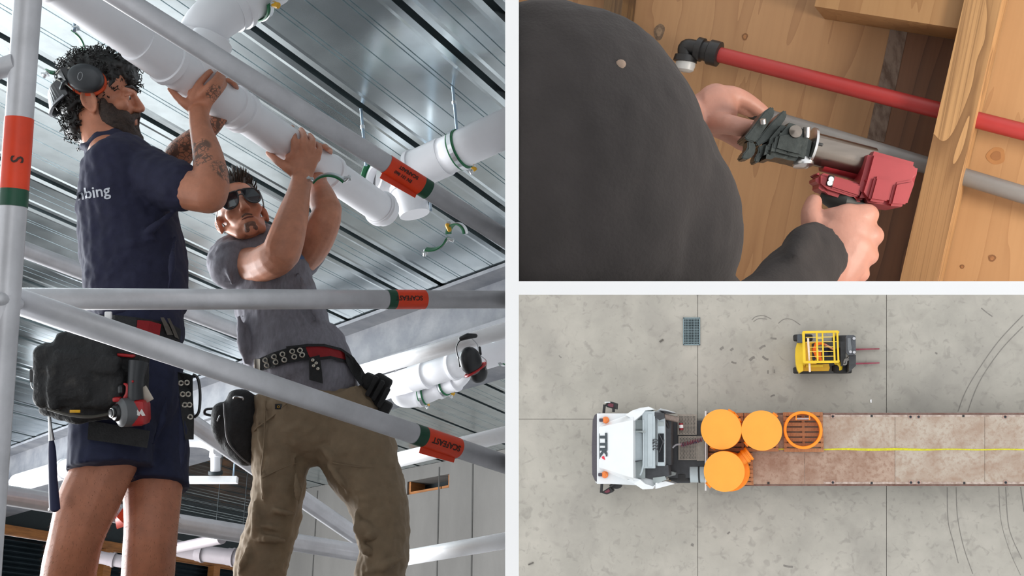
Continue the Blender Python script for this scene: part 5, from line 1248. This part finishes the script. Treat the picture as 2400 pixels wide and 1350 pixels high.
# ------------------------------------------------------------------ truck
TW = mat('truck_white', rgb(222, 226, 228), .3, var=.03, scale=2, coat=.3); TG = mat('truck_grey', rgb(150, 158, 158), .5, var=.08, scale=3); TG2 = mat('truck_pale_grey', rgb(176, 186, 190), .45, var=.06, scale=3)
TD = mat('truck_dark', (.035, .037, .042), .5, var=.25, scale=4); TBLK = mat('rubber_black', (.02, .02, .021), .7, var=.2); CHK = mat('tread_plate', rgb(150, 142, 132), .45, .5, var=.12, scale=8)
AMB = mat('amber_lens', rgb(226, 116, 16), .25, var=.08, coat=.4); TRK = thing('truck', 'white truck cab seen from above, open roof fairing and lettering on its roof', 'truck')
yprism([(1396, 972), (1536, 966), (1546, 970), (1546, 1132), (1536, 1140), (1396, 1132)], .55, 2.55).build('cab_body', TW, TRK)
yprism([(1389, 985), (1394, 972), (1405, 967), (1404, 1133), (1394, 1126), (1388, 1112), (1387, 1050)], 2.35, 2.62).build('sun_visor', mat('visor_tint', rgb(82, 78, 84), .25, var=.1), TRK)
def wedge(pixh, h0):
    """top face with its own height per corner"""
    top = [Y(x, y, h) for x, y, h in pixh]; bot = [Vector((p.x, p.y, h0)) for p in top]; k = len(top)
    return ymb().add(bot+top, [list(range(k))[::-1], list(range(k, 2*k))]+[(i, (i+1) % k, k+(i+1) % k, k+i) for i in range(k)])
yrect(1399, 969, 1486, 1134, 2.5, 2.66).build('roof', TW, TRK)
wedge([(1404, 1095, 2.70), (1404, 1001, 2.70), (1484, 984, 3.55), (1484, 1120, 3.55)], 2.6).build('roof_fairing', TW, TRK)
for (a_, b_) in (((1404, 1001, 2.70), (1484, 984, 3.55)), ((1404, 1095, 2.70), (1484, 1120, 3.55))):
    s = -1 if a_[1] < 1050 else 1
    w4 = [a_, b_, (1484, b_[1]+s*(16 if s < 0 else 12), 2.9), (1412, a_[1]+s*8, 2.68)]
    wedge(w4 if s < 0 else w4[::-1], 2.6).build('fairing_side', TW, TRK)
# flared side wings
for s, pts in ((1, [(1466, 972, 3.2), (1482, 962, 3.25), (1500, 956, 3.2), (1520, 953, 3.0), (1534, 960, 2.9), (1512, 962, 3.0), (1504, 972, 3.1), (1487, 986, 3.3)]), (-1, [(1484, 1120, 3.3), (1500, 1124, 3.1), (1512, 1134, 3.0), (1530, 1140, 2.9), (1536, 1136, 2.9), (1530, 1146, 2.8), (1506, 1147, 2.9), (1486, 1134, 3.1), (1470, 1126, 3.1)])):
    wedge(pts if s < 0 else pts, 2.2).build('side_wing', TW, TRK)
wedge([(1503, 975, 2.9), (1508, 962, 2.95), (1518, 956, 2.95), (1530, 960, 2.9), (1520, 966, 2.8)], 2.3).build('wing_recess', TG, TRK)
wedge([(1536, 1146, 2.7), (1552, 1142, 2.6), (1582, 1134, 2.4), (1560, 1128, 2.5), (1536, 1132, 2.7)][::-1], 1.4).build('side_wing', TW, TRK)
wedge([(1534, 966, 2.7), (1548, 957, 2.7), (1560, 960, 2.6), (1584, 967, 2.4), (1560, 970, 2.5)][::-1], 1.4).build('side_wing', TW, TRK)
wedge([(1545, 962, 2.75), (1560, 963, 2.65), (1582, 969, 2.45), (1556, 969, 2.6)][::-1], 2.0).build('side_grille', TD, TRK)
# inside of the fairing and sleeper
yrect(1485, 975, 1512, 1120, 2.5, 2.72).build('sleeper_roof', TG, TRK)
yrect(1486, 1014, 1506, 1080, 2.72, 2.80).build('roof_hatch', TG2, TRK); yrect(1486, 984, 1510, 1006, 2.72, 2.78).build('roof_panel', TG, TRK)
ymb().loft([Y(1487, 1012, 2.9), Y(1506, 1015, 2.9), Y(1507, 1078, 2.9), Y(1487, 1082, 2.9)], .025, 8).build('hatch_rail', TD, TRK)
ymb().tube(Y(1486, 1012, 3.0), Y(1513, 1012, 3.0), .03).build('strut', TG, TRK); ymb().tube(Y(1508, 984, 2.95), Y(1508, 1090, 2.95), .03).build('strut', TG2, TRK); ymb().loft([Y(1508, 1088, 2.95), Y(1504, 1105, 2.95), Y(1500, 1114, 2.95)], .03, 8, sub=3).build('strut', TG2, TRK)
ymb().prism([Y(1512, 965+i, 2.0) for i in (0,)]+[Y(1541, 965, 2.0), Y(1541, 1096, 2.0), Y(1512, 1096, 2.0)], Vector((0, 0, .9))).build('sleeper_rear', TG2, TRK)
yrect(1518, 970, 1529, 1094, 2.9, 2.93).build('rear_panel_rib', TG2, TRK)
yrect(1541, 976, 1558, 1092, 1.9, 2.75).build('rear_window_frame', TG2, TRK); yrect(1542.5, 1016, 1556, 1083, 2.74, 2.77).build('rear_window', mat('dark_glass', (.02, .022, .025), .12, var=.1), TRK)
yrect(1543, 988, 1556, 998, 2.74, 2.77).build('vent_panel', TG, TRK)
for q in ((1544, 1016, 1556, 1040), (1556, 1030, 1545, 1060)): ymb().tube(Y(q[0], q[1], 2.8), Y(q[2], q[3], 2.8), .02).build('strut', TD, TRK)
yprism([(1486, 1100), (1500, 1094), (1566, 1090), (1568, 1115), (1540, 1126), (1510, 1120), (1490, 1112)], 1.6, 2.62).build('dark_well', TD, TRK)
yrect(1558, 985, 1573, 1090, 1.2, 2.3).build('rear_cab_panel', TD, TRK)
yprism([(1530, 1120), (1558, 1116), (1562, 1124), (1540, 1134), (1531, 1132)], 2.0, 2.66).build('side_steps', TG, TRK)
yprism([(1534, 966), (1556, 968), (1558, 980), (1545, 985), (1534, 975)], 2.2, 2.9).build('air_intake', TD, TRK); ymb().tube(Y(1548, 974, 2.6), Y(1590, 984, 2.4), .10).build('exhaust_stack', mat('heat_stained_pipe', rgb(120, 106, 98), .45, .4, var=.2), TRK)
ymb().ball(Y(1550, 976, 2.7), .11, 12, 8).build('intake_cap', mat('tan_cap', rgb(176, 140, 112), .5), TRK)
ymb().loft([Y(1558, 984, 2.4), Y(1566, 1000, 2.3), Y(1572, 1018, 2.0)], .05, 8, sub=3).build('air_hose', TBLK, TRK)
# beacons and mirrors
for (x, y) in ((1420, 984.5), (1418, 1112.5)):
    p0 = Y(x, y, 2.7); ymb().lathe(p0, (0, 0, 1), [(0, .12), (.06, .12), (.07, .095), (.18, .08), (.24, .05), (.26, 0)], 20).build('beacon', AMB, TRK)
    ymb().tube(Vector((p0.x-.22, p0.y, 2.72)), Vector((p0.x, p0.y, 2.74)), .06, n=12).build('beacon_foot', mat('beacon_base', (.05, .04, .06), .5), TRK)
def mirror(arm, pix, m2, h=2.3):
    for q in arm: ymb().tube(Y(*q[0], h), Y(*q[1], h), .05, n=8).build('mirror_arm', TBLK, TRK)
    o = yprism(pix, h-.55, h).build('mirror_housing', TBLK, TRK)
    cxp = sum(p[0] for p in pix)/len(pix); cyp = sum(p[1] for p in pix)/len(pix)
    yprism([(cxp+(x-cxp)*.55, cyp+(y-cyp)*.55) for x, y in pix], h, h+.02).build('red_reflection', mat('mirror_reflection', rgb(104, 44, 58), .35), o)  # red reflection on the mirror painted as a flat patch
mirror([((1415, 968), (1417, 948)), ((1438, 966), (1438, 956))], [(1418, 949), (1423, 943), (1431, 941), (1444, 945), (1443, 959), (1432, 957), (1422, 954)], None)
mirror([((1411, 1130), (1409, 1155)), ((1430, 1140), (1440, 1132))], [(1411, 1153), (1420, 1147), (1429, 1141), (1436, 1150), (1432, 1155), (1422, 1159), (1412, 1156)], None)
yprism([(1432+12*math.cos(a)+12, 1139+7*math.sin(a)) for a in [2*math.pi*i/16 for i in range(16)]], 1.9, 2.2).build('spot_mirror', TBLK, TRK)
ymb().box(Y(1424, 943, 2.3), (.2, .03, .1)).build('mirror_trim', TW, TRK)
# lettering on the roof
INKD = mat('decal_grey', rgb(56, 66, 72), .5)
def ytext(body, size, px, py, h, par, m, bold=0., squeeze=1., xd=Vector((0, -1, 0)), yd=Vector((1, 0, 0)), slope=0.):
    me = text_mesh(body, size, .004, bold); o = Y(px, py, h)
    for v in me.vertices:
        p = o+xd*v.co.x*squeeze+yd*v.co.y+Vector((0, 0, 1))*(v.co.z+slope*v.co.y); v.co = MY @ p
    return link('lettering', me, m, par)
slope_r = .85/((Y(1484, 1050, 3.1)-Y(1404, 1050, 3.1)).x)
def roof_h(px): return 2.70+.85*(px-1404)/80
ytext('TTK', .34, 1413.5, 1042, roof_h(1413.5)+.03, TRK, INKD, .024, 1.2, slope=slope_r)
for (x, y0, y1, w) in ((1420.3, 1019, 1070, .03), (1404.8, 1016, 1076, .018)):
    a_, b_ = Y(x, y0, roof_h(max(x, 1405))+.02), Y(x, y1, roof_h(max(x, 1405))+.02); ymb().box((a_+b_)/2, (w, abs(a_.y-b_.y), .01)).build('logo_line', INKD, TRK)
hp = roof_h(1414)+.05
yprism([(1411, 1070), (1415, 1068.5), (1417, 1073), (1418.5, 1078), (1413, 1076), (1410, 1073)], hp-.05, hp).build('red_drop', mat('logo_red', rgb(214, 50, 70), .5), TRK)
ytext('2270', .25, 1536.5, 1042, 2.94, TRK, mat('number_black', (.02, .02, .025), .5), .004, .8, Vector((0, 1, 0)), Vector((-1, 0, 0)))
# chassis, catwalk, steps, tank
yrect(1565, 985, 1662, 1120, .75, .98).build('chassis', TD, TRK)
p1 = yrect(1588, 971, 1633, 1019, 1.0, 1.06).build('catwalk_plate', CHK, TRK); p2 = yrect(1590, 1022, 1633, 1078, 1.0, 1.06).build('catwalk_plate', CHK, TRK); yrect(1633.5, 1022, 1651, 1080, 1.0, 1.05).build('plain_plate', CHK, TRK)
for (x0, y0, x1, y1, nx, ny, par) in ((1591, 974, 1630, 1016, 11, 13, p1), (1593, 1025, 1631, 1076, 11, 16, p2)):
    b_ = ymb()
    for i in range(nx):
        for j in range(ny):
            c_ = Y(x0+(i+.5)*(x1-x0)/nx, y0+(j+.5)*(y1-y0)/ny+(0 if i % 2 else .9), 1.063); b_.box(c_, (.030, .022, .006))
    tag(b_.build('plate_holes', TBLK, par), kind='stuff')
ex_ = ymb(); ex_.tube(Y(1596, 992, 1.2), Y(1597, 1008, 1.2), .075, n=14); ex_.build('extinguisher', mat('extinguisher_red', rgb(150, 40, 50), .4), TRK); ymb().tube(Y(1596.2, 996, 1.2), Y(1596.7, 1003, 1.2), .077, n=14).build('extinguisher_label', WHITE, TRK)
stp = yrect(1578, 1088, 1616, 1132, .35, .8).build('step_box', TD, TRK)
for i in range(9): yrect(1582, 1092+i*4.3, 1610, 1093.6+i*4.3, .8, .86).build('step_bar', mat('blue_grey_bar', rgb(66, 78, 92), .45, .3), stp)
ymb().tube(Y(1618, 1109, .75), Y(1652, 1109, .75), .33, n=24).build('fuel_tank', TG2, TRK); ymb().tube(Y(1637, 1109, .75), Y(1641, 1109, .75), .345, n=24).build('tank_strap', TBLK, TRK)
yprism([(1560, 1112), (1572, 1105), (1584, 1108), (1582, 1114), (1566, 1118)], .9, 1.3).build('pump', TG, TRK); ymb().ball(Y(1569.5, 1128, 1.2), .05).build('yellow_cap', YEL, TRK)
hs = ymb(); pts = []
for i in range(220):
    u = i/219; c_ = Y(1596+50*u, 1043-13*u, 1.55-.25*math.sin(u*math.pi)); a = u*2*math.pi*13; pts.append(c_+Vector((0, math.cos(a)*.07, math.sin(a)*.07)))
hs.loft(pts, .012, 6); hs.build('coiled_hose', mat('red_hose', rgb(140, 50, 66), .4, c2=rgb(40, 44, 84), scale=9), TRK)
ymb().loft([Y(1576, 1050, 1.8), Y(1584, 1043, 1.75), Y(1597, 1041, 1.55)], .03, 8, sub=4).build('air_line', mat('grey_hose', (.3, .31, .34), .4), TRK)
for (x, y) in ((1430, 985), (1430, 1118), (1600, 985), (1600, 1118)):
    c_ = Y(x, y, .5); ymb().lathe(Vector((c_.x, c_.y-.14, .5)), (0, 1, 0), [(0, .30), (.0, .46), (.03, .5), (.25, .5), (.28, .46), (.28, .30)], 24).build('wheel', TBLK, TRK)
# ------------------------------------------------------------------ flatbed trailer
DKH = 1.32
TRL = thing('flatbed_trailer', 'long rusty flatbed trailer behind the white truck cab, yellow line along its deck', 'trailer')
def rusty(name, base, rust, amt, sc):
    m = mat(name, base, .75, c2=[.5*(a+z) for a, z in zip(base, rust)], scale=sc, detail=9, c2amt=(.40, .62), bump=.05, bscale=30); N, L, b = nodes_of(m)
    tc = N.new('ShaderNodeTexCoord')
    for s, thr, g, am in ((9, .5, 7, .55*amt), (2.2, .5, 5, .6*amt), (30, .56, 9, .4*amt)):
        nz = N.new('ShaderNodeTexNoise'); nz.inputs['Scale'].default_value = s; nz.inputs['Detail'].default_value = 6; L.new(tc.outputs['Object'], nz.inputs['Vector'])
        overlay(m, math_node(N, L, 'MULTIPLY', math_node(N, L, 'MULTIPLY', math_node(N, L, 'SUBTRACT', nz.outputs['Fac'], thr), g, True), am), rust)
    return m
RU1 = rusty('worn_deck_steel', rgb(178, 166, 152), rgb(146, 116, 96), .75, 1.2); RU2 = rusty('rusted_deck_steel', rgb(170, 147, 130), rgb(130, 94, 74), .85, 1.5); RUE = rusty('rusty_edge', rgb(120, 96, 88), rgb(92, 56, 44), 1.0, 3)
xs = [1656, 1886, 2097.5, 2308, 2520]; 
for i in range(4):
    for (y0, y1, top) in ((972, 1052.5, True), (1053.2, 1135, False)):
        m = RU2 if (i <= 1 and not top) else (RU1 if i else RU2)
        yrect(xs[i]+.4, y0, xs[i+1]-.4, y1, DKH-.06, DKH).build('deck_plate', m, TRL)
for (y0, y1) in ((967.5, 971.5), (1135.5, 1139)): yrect(1656, y0, 2520, y1, DKH-.22, DKH+.01).build('side_rail', RUE, TRL)
yrect(1700, 1020, 2520, 1032, .75, DKH-.07).build('main_beam', TD, TRL); yrect(1700, 1075, 2520, 1087, .75, DKH-.07).build('main_beam', TD, TRL)
PALE = mat('scuffed_edge_paint', rgb(186, 170, 160), .7, c2=rgb(150, 128, 116), scale=6, detail=7)
for y0, y1 in ((972.5, 976.5), (1129.5, 1134)): yrect(1930, y0, 2520, y1, DKH, DKH+.003).build('edge_strip', PALE, TRL)
b_ = ymb(); strip(b_, [Y(x, 1053+.6*math.sin(x*.05)+(x-1800)*.001, DKH+.004) for x in range(1812, 2500, 12)], lambda i: Vector((0, 1, 0)), [.045+.035*max(0, math.sin(i*.13-1.2)) for i in range(58)], .003); b_.build('yellow_line', mat('yellow_paint_line', rgb(196, 190, 24), .6, var=.2, scale=14), TRL)
for (x, y) in ((1952, 976), (2134, 977), (2153, 977), (2356, 977), (1952, 1131), (2135, 1131), (2153, 1131), (2357, 1131)):
    o = yrect(x-5, y-5, x+5, y+4, DKH, DKH+.03).build('twist_lock', mat('lock_pale', rgb(176, 146, 134), .6, var=.2), TRL); ymb().lathe(Y(x, y, DKH+.03), (0, 0, 1), [(0, .045), (.02, .045), (.021, .02), (.0, .02)], 12).build('lock_ring', TD, o)
for (x, y) in ((2043, 975), (2258, 975), (1801, 1132), (2043, 1132), (2260, 1132)): yrect(x-2.6, y-2.6, x+2.6, y+2.6, DKH, DKH+.008).build('stake_pocket', TBLK, TRL)
for x in (1700, 2050, 2120, 2190):
    for y in (985, 1122):
        c_ = Y(x, y, .5); ymb().lathe(Vector((c_.x, c_.y-.14, .5)), (0, 1, 0), [(0, .30), (.0, .46), (.03, .5), (.25, .5), (.28, .46), (.28, .30)], 20).build('wheel', TBLK, TRL)
yrect(1652, 963, 1655.5, 1150, DKH-.1, DKH+.35).build('headboard', TW, TRL); yrect(1656.5, 970, 1659, 1140, DKH-.1, DKH+.3).build('headboard_frame', TG, TRL)
# ------------------------------------------------------------------ pallets and orange chambers on the deck
PAL = wood('pallet_pine', rgb(176, 124, 84), rgb(140, 92, 60), rgb(160, 108, 70), .6)
def pallet(label, x0, y0, x1, y1, n=9, h=DKH, rot=False):
    t = thing('pallet', label, 'pallet', 'timber pallets on the trailer deck')
    a_, b_ = Y(x0, y1, h+.12), Y(x1, y0, h+.12)
    for q in (0, .5, 1): xx = a_.x+(b_.x-a_.x)*q; ymb().box((min(max(xx, a_.x+.05), b_.x-.05), (a_.y+b_.y)/2, h+.055), (.09, b_.y-a_.y, .10)).build('bearer', PAL, t)
    w = (b_.y-a_.y)/(n+(n-1)*.45)
    for i in range(n): ymb().box(((a_.x+b_.x)/2, a_.y+w*(.5+1.45*i), h+.117), (b_.x-a_.x, w, .024)).build('slat', PAL, t)
    return t
PT = DKH+.13
pallet('timber pallet under the open orange ring, its slats showing', 1838, 966, 1928, 1059, 8)
pallet('timber pallet under the lone orange drum nearest the truck bottom corner', 1660, 1062, 1764, 1136, 8)
pallet('timber pallet under the middle orange drum', 1746, 968, 1822, 1058, 8)
pallet('timber pallet under the orange drum beside the truck headboard', 1661, 968, 1742, 1058, 8)
ORD = mat('orange_poly', rgb(240, 140, 16), .5, var=.05, scale=3); ORD2 = mat('orange_lid', rgb(244, 158, 50), .55, var=.03, scale=2)
def drum(label, px, py, rpx, hgt, lugs, spout):
    t = thing('manhole_chamber', label, 'chamber', 'orange plastic chambers on pallets'); top = PT+hgt
    c_ = Y(px, py, top); r_ = (Y(px+rpx, py, top)-c_).length
    # body stands a little to the right, as the flange under the lid shows
    base = Vector((c_.x+.0, c_.y, PT))
    b_ = ymb(); prof = [(0, r_*.97), (.05, r_*1.0)]
    for k in range(5): z = .1+k*(hgt-.25)/5; prof += [(z, r_*.98), (z+.02, r_*1.01), (z+.08, r_*1.01), (z+.10, r_*.98)]
    prof += [(hgt-.06, r_*.97)]; b_.lathe(base, (0, 0, 1), prof, 48); b_.build('body', ORD, t)
    ymb().lathe(Vector((c_.x, c_.y, top-.06)), (0, 0, 1), [(0, r_), (.05, r_), (.058, r_*.985), (.06, 0)], 64).build('lid', ORD2, t)
    for (a, ln, w) in lugs:
        d = Vector((math.cos(a), math.sin(a), 0)); p0 = Vector((c_.x, c_.y, top-.35)); ymb().tube(p0+d*r_*.9, p0+d*(r_+ln), w, n=16).build('spigot', ORD, t)
    if spout:
        a = spout; d = Vector((math.cos(a), math.sin(a), 0)); p0 = Vector((c_.x, c_.y, PT+.55)); e = ymb(); e.lathe(p0+d*r_*.9, d, [(0, .22), (.2, .22), (.21, .25), (.3, .25), (.31, .22), (.36, .22), (.37, .25), (.44, .25)], 28); e.build('pipe_outlet', ORD, t)
        ymb().lathe(Vector((c_.x+.16, c_.y-.03, PT)), (0, 0, 1), [(0, r_*1.0), (.35, r_*1.0), (.40, r_*.97)], 48).build('base_ring', ORD, t)
    return t
drum('orange drum-like chamber with a lid, beside the truck headboard in the upper row', 1690, 1006.5, 48, 1.15, [(1.05, .06, .13), (.75, .05, .10), (.45, .05, .08), (4.25, .05, .10)], None)
drum('orange drum-like chamber with a lid, middle of the upper row', 1785, 1009, 48, 1.15, [(.85, .07, .10), (3.85, .06, .10)], None)
drum('orange drum-like chamber with a lid and a side outlet, alone in the lower row', 1697, 1105, 48, 1.25, [(3.85, .08, .12)], .62)
rg_ = thing('manhole_chamber', 'open orange ring with a grab handle, pallet slats visible through it', 'chamber', 'orange plastic chambers on pallets')
c_ = Y(1882, 1008, PT+.5); R0 = (Y(1928, 1008, PT+.5)-c_).length
ymb().lathe(Vector((c_.x, c_.y, PT)), (0, 0, 1), [(0, R0*.86), (0, R0*.95), (.4, R0*.95), (.42, R0), (.5, R0), (.52, R0*.97), (.52, R0*.86), (.5, R0*.845), (.02, R0*.84), (0, R0*.86)], 56, None, False).build('ring', ORD, rg_)
for sx in (-.21, .23): ymb().box((c_.x+sx, c_.y+R0*.70, PT+.42), (.04, .22, .06)).build('handle_bracket', ORD, rg_)
ymb().tube(Vector((c_.x-.24, c_.y+R0*.60, PT+.42)), Vector((c_.x+.26, c_.y+R0*.60, PT+.42)), .03, n=12).build('handle', mat('grey_handle', rgb(176, 170, 172), .5), rg_)
# ------------------------------------------------------------------ forklift and driver
FY = mat('forklift_yellow', rgb(222, 186, 30), .4, var=.07, scale=3); FY2 = mat('forklift_amber', rgb(208, 160, 20), .45, var=.1, scale=3); FK = mat('forklift_black', (.035, .037, .040), .5, var=.25, scale=6); FR_ = mat('fork_red', rgb(126, 30, 50), .5, c2=rgb(150, 60, 80), scale=4)
FL = thing('forklift', 'yellow forklift with an open overhead guard and red forks', 'forklift')
z3 = lambda x, y: (1850+x/10.38, 760+y/10.38)
def fp(pts, h0, h1): return yprism([z3(*p) for p in pts], h0, h1)
fp([(190, 450), (330, 440), (335, 1130), (240, 1180), (195, 1110), (160, 960), (145, 760), (155, 560)], .35, 1.25).build('counterweight', FY, FL)
fp([(200, 250), (330, 250), (330, 445), (205, 445)], .5, 1.5).build('rear_box', mat('slate_box', rgb(74, 82, 92), .5), FL)
fp([(320, 430), (640, 430), (660, 960), (330, 980)], .5, 1.1).build('engine_cover', FY2, FL)
fp([(320, 980), (960, 960), (985, 1060), (960, 1130), (320, 1140)], .35, .75).build('side_body', FY2, FL); fp([(400, 990), (820, 985), (820, 1040), (400, 1050)], .75, .8).build('side_step', FY, FL)
fp([(240, 1140), (960, 1130), (1150, 1150), (1140, 1190), (260, 1200)], .2, .5).build('skirt', FK, FL); fp([(640, 440), (1240, 430), (1260, 980), (980, 1010), (660, 960)], .3, .55).build('cab_floor', FK, FL)
fp([(880, 440), (1230, 420), (1240, 560), (1080, 620)], .55, 1.1).build('dashboard', FK, FL)
HG = 2.15; bar = lambda p, q, w, h=HG: ymb().box((Y(*z3(*p), h)+Y(*z3(*q), h))/2, (max(abs((Y(*z3(*q), h)-Y(*z3(*p), h)).x), w), max(abs((Y(*z3(*q), h)-Y(*z3(*p), h)).y), w), w))
gd = link('overhead_guard', bar((355, 195), (355, 940), .09).mesh('g'), FY, FL)
for (p, q, w) in (((330, 195), (1180, 180), .08), ((370, 935), (1200, 900), .08), ((665, 210), (690, 920), .06), ((805, 210), (830, 910), .05), ((1080, 200), (1100, 890), .06), ((1170, 190), (1190, 900), .06)): bar(p, q, w).build('guard_bar', FY, gd)
for (y, x0, x1) in ((320, 400, 1080), (435, 400, 1200), (560, 440, 1080), (670, 460, 1080), (785, 500, 1100), (350, 690, 800)): bar((x0, y), (x1, y-12), .022).build('guard_rod', mat('guard_rod_pale', rgb(232, 200, 90), .4), gd)
for (x, y) in ((345, 200), (1185, 190), (375, 930), (1195, 895)): p = Y(*z3(x, y), HG); ymb().tube(Vector((p.x, p.y, .6)), Vector((p.x, p.y, HG)), .045, n=10).build('guard_post', FY, FL)
p0, p1_ = Y(*z3(455, 340), 2.25), Y(*z3(500, 1160), 2.0); ymb().tube(p0, p1_, .035, n=10).build('pole', mat('white_pole', rgb(228, 208, 190), .5), FL)
ymb().loft([Y(*z3(1110, 925), .95), Y(*z3(1190, 950), .98), Y(*z3(1250, 1020), .95), Y(*z3(1250, 1105), .85)], [(.07, .03)]*4, 10, sub=4, side=Vector((1, 1, 0))).build('fender', FY, FL)
for (x, y, w) in ((1275, 1095, .28), (1275, 380, .28), (330, 1120, .22), (330, 330, .22)):
    c_ = Y(*z3(x, y), .35); ymb().lathe(Vector((c_.x, c_.y-w/2, .34)), (0, 1, 0), [(0, .16), (0, .31), (.03, .34), (w-.03, .34), (w, .31), (w, .16)], 24).build('tyre', TBLK, FL)
fp([(1240, 420), (1370, 420), (1370, 1000), (1260, 1010)], .4, 1.3).build('mast_base', FK, FL)
ms = fp([(1375, 300), (1410, 262), (1570, 262), (1612, 300), (1620, 700), (1580, 745), (1420, 745), (1380, 690)], 1.75, 2.0).build('mast_carriage', mat('mast_grey', (.07, .075, .085), .45, var=.2), FL)
fp([(1415, 330), (1490, 330), (1500, 480), (1520, 560), (1510, 680), (1440, 680), (1420, 600)], 2.0, 2.05).build('carriage_plate', mat('mast_grey2', (.14, .15, .16), .4), ms)
for (x, y) in ((1575, 345), (1580, 680), (1490, 670)): ymb().tube(Y(*z3(x, y), 2.02), Y(*z3(x, y), 2.1), .05, n=12).build('roller', mat('roller_pale', (.5, .5, .52), .3, .7), ms)
fp([(1455, 745), (1620, 745), (1620, 1010), (1480, 1140), (1450, 1130)], .3, 1.75).build('mast_plate', FK, FL)
for i, pp in enumerate((((1330, 940), (1360, 860), (1420, 840), (1450, 790)), ((1310, 970), (1380, 970), (1400, 880), (1460, 860)))): ymb().loft([Y(*z3(*q), 1.7) for q in pp], .03, 8, sub=4).build('hydraulic_hose', mat('hose_grey', (.2, .19, .18), .4), FL)
for y0, y1 in ((612, 598), (960, 940)): ymb().hexa([Y(*z3(1600, y0-22), .06), Y(*z3(1600, y0+22), .06), Y(*z3(2195, y1+14), .06), Y(*z3(2195, y1-14), .06), Y(*z3(1600, y0-22), .14), Y(*z3(1600, y0+22), .14), Y(*z3(2195, y1+14), .09), Y(*z3(2195, y1-14), .09)]).build('fork', FR_, FL)
fp([(545, 480), (640, 440), (660, 830), (600, 890), (560, 860)], .9, 1.15).build('seat', TBLK, FL)
# driver
dv = thing('person', 'forklift driver in an orange shirt sitting under the overhead guard', 'person')
V = lambda x, y, h: MY @ Y(*z3(x, y), h)
yz = (MY.to_3x3() @ Vector((0, 0, 1)))
bd_ = MB()
bd_.ball(V(755, 570, 1.62), .10); bd_.capsule([V(740, 580, 1.5), V(720, 600, 1.35)], .055); bd_.capsule([V(700, 620, 1.32), V(690, 640, .92)], [.13, .13])
bd_.capsule([V(740, 480, 1.32), V(880, 500, 1.18), V(1050, 600, 1.2)], [.055, .045, .035], sub=2); bd_.capsule([V(1050, 600, 1.2), V(1075, 612, 1.2)], .035)
bd_.capsule([V(720, 780, 1.32), V(770, 870, 1.15), V(800, 900, 1.1)], [.055, .045, .04], sub=2)
for y in (560, 700): bd_.capsule([V(720, y, .95), V(900, y+10, .98), V(960, y+10, .6)], [.08, .07, .05], sub=2)
db_ = remesh(bd_, 'body', SKIN2, dv, .012, 3)
sb = MB(); sb.capsule([V(690, 500, 1.30), V(680, 620, 1.34), V(700, 760, 1.30)], [.12, .15, .12], 14, sub=2); sb.capsule([V(680, 620, 1.25), V(670, 640, .95)], [.17, .16], 14); sb.capsule([V(735, 470, 1.32), V(820, 490, 1.24)], [.075, .06]); sb.capsule([V(725, 780, 1.32), V(760, 850, 1.2)], [.075, .06])
remesh(sb, 'shirt', mat('hi_vis_orange', rgb(236, 104, 16), .7, var=.06), dv, .012, 3)
tp = MB()
for y in (560, 700): tp.capsule([V(710, y, .95), V(900, y+10, 1.0), V(955, y+10, .75)], [.095, .085, .07], sub=2)
remesh(tp, 'trousers', NAVY2, dv, .012, 2)
hd = MB(); hd.ell(V(762, 560, 1.66), (MY.to_3x3() @ Vector((.105, 0, 0)), MY.to_3x3() @ Vector((0, .098, 0)), yz*.08)); hd.build('hair', mat('grey_brown_hair', rgb(92, 78, 66), .6, var=.3, scale=30), dv)
hv = ymb(); hv.loft([MYI @ V(700, 560, 1.5), MYI @ V(720, 650, 1.5), MYI @ V(790, 640, 1.45)], .02, 6, sub=3); hv.build('reflective_collar', mat('silver_tape', (.55, .53, .48), .4), dv)
# ------------------------------------------------------------------ origins at the base of each thing
bpy.context.view_layer.update()
for o in list(COL.objects):
    if o.parent is not None or o.type not in ('MESH', 'EMPTY') or o.get('keep_origin'): continue
    ms = []; st = [o]
    while st:
        q = st.pop(); st += list(q.children)
        if q.type == 'MESH': ms.append(q)
    if not ms: continue
    lo = [1e9]*3; hi = [-1e9]*3
    for q in ms:
        for c in q.bound_box:
            p = q.matrix_world @ Vector(c)
            for i in range(3): lo[i] = min(lo[i], p[i]); hi[i] = max(hi[i], p[i])
    base = Vector(((lo[0]+hi[0])/2, (lo[1]+hi[1])/2, lo[2]))
    done = set()
    for q in ms:
        if q.data.name not in done and q.data.users == 1:
            q.data.transform(Matrix.Translation(-base)); done.add(q.data.name)
        else:
            q.location = q.location-base
    o.location = o.location+base if o.type == 'EMPTY' else base
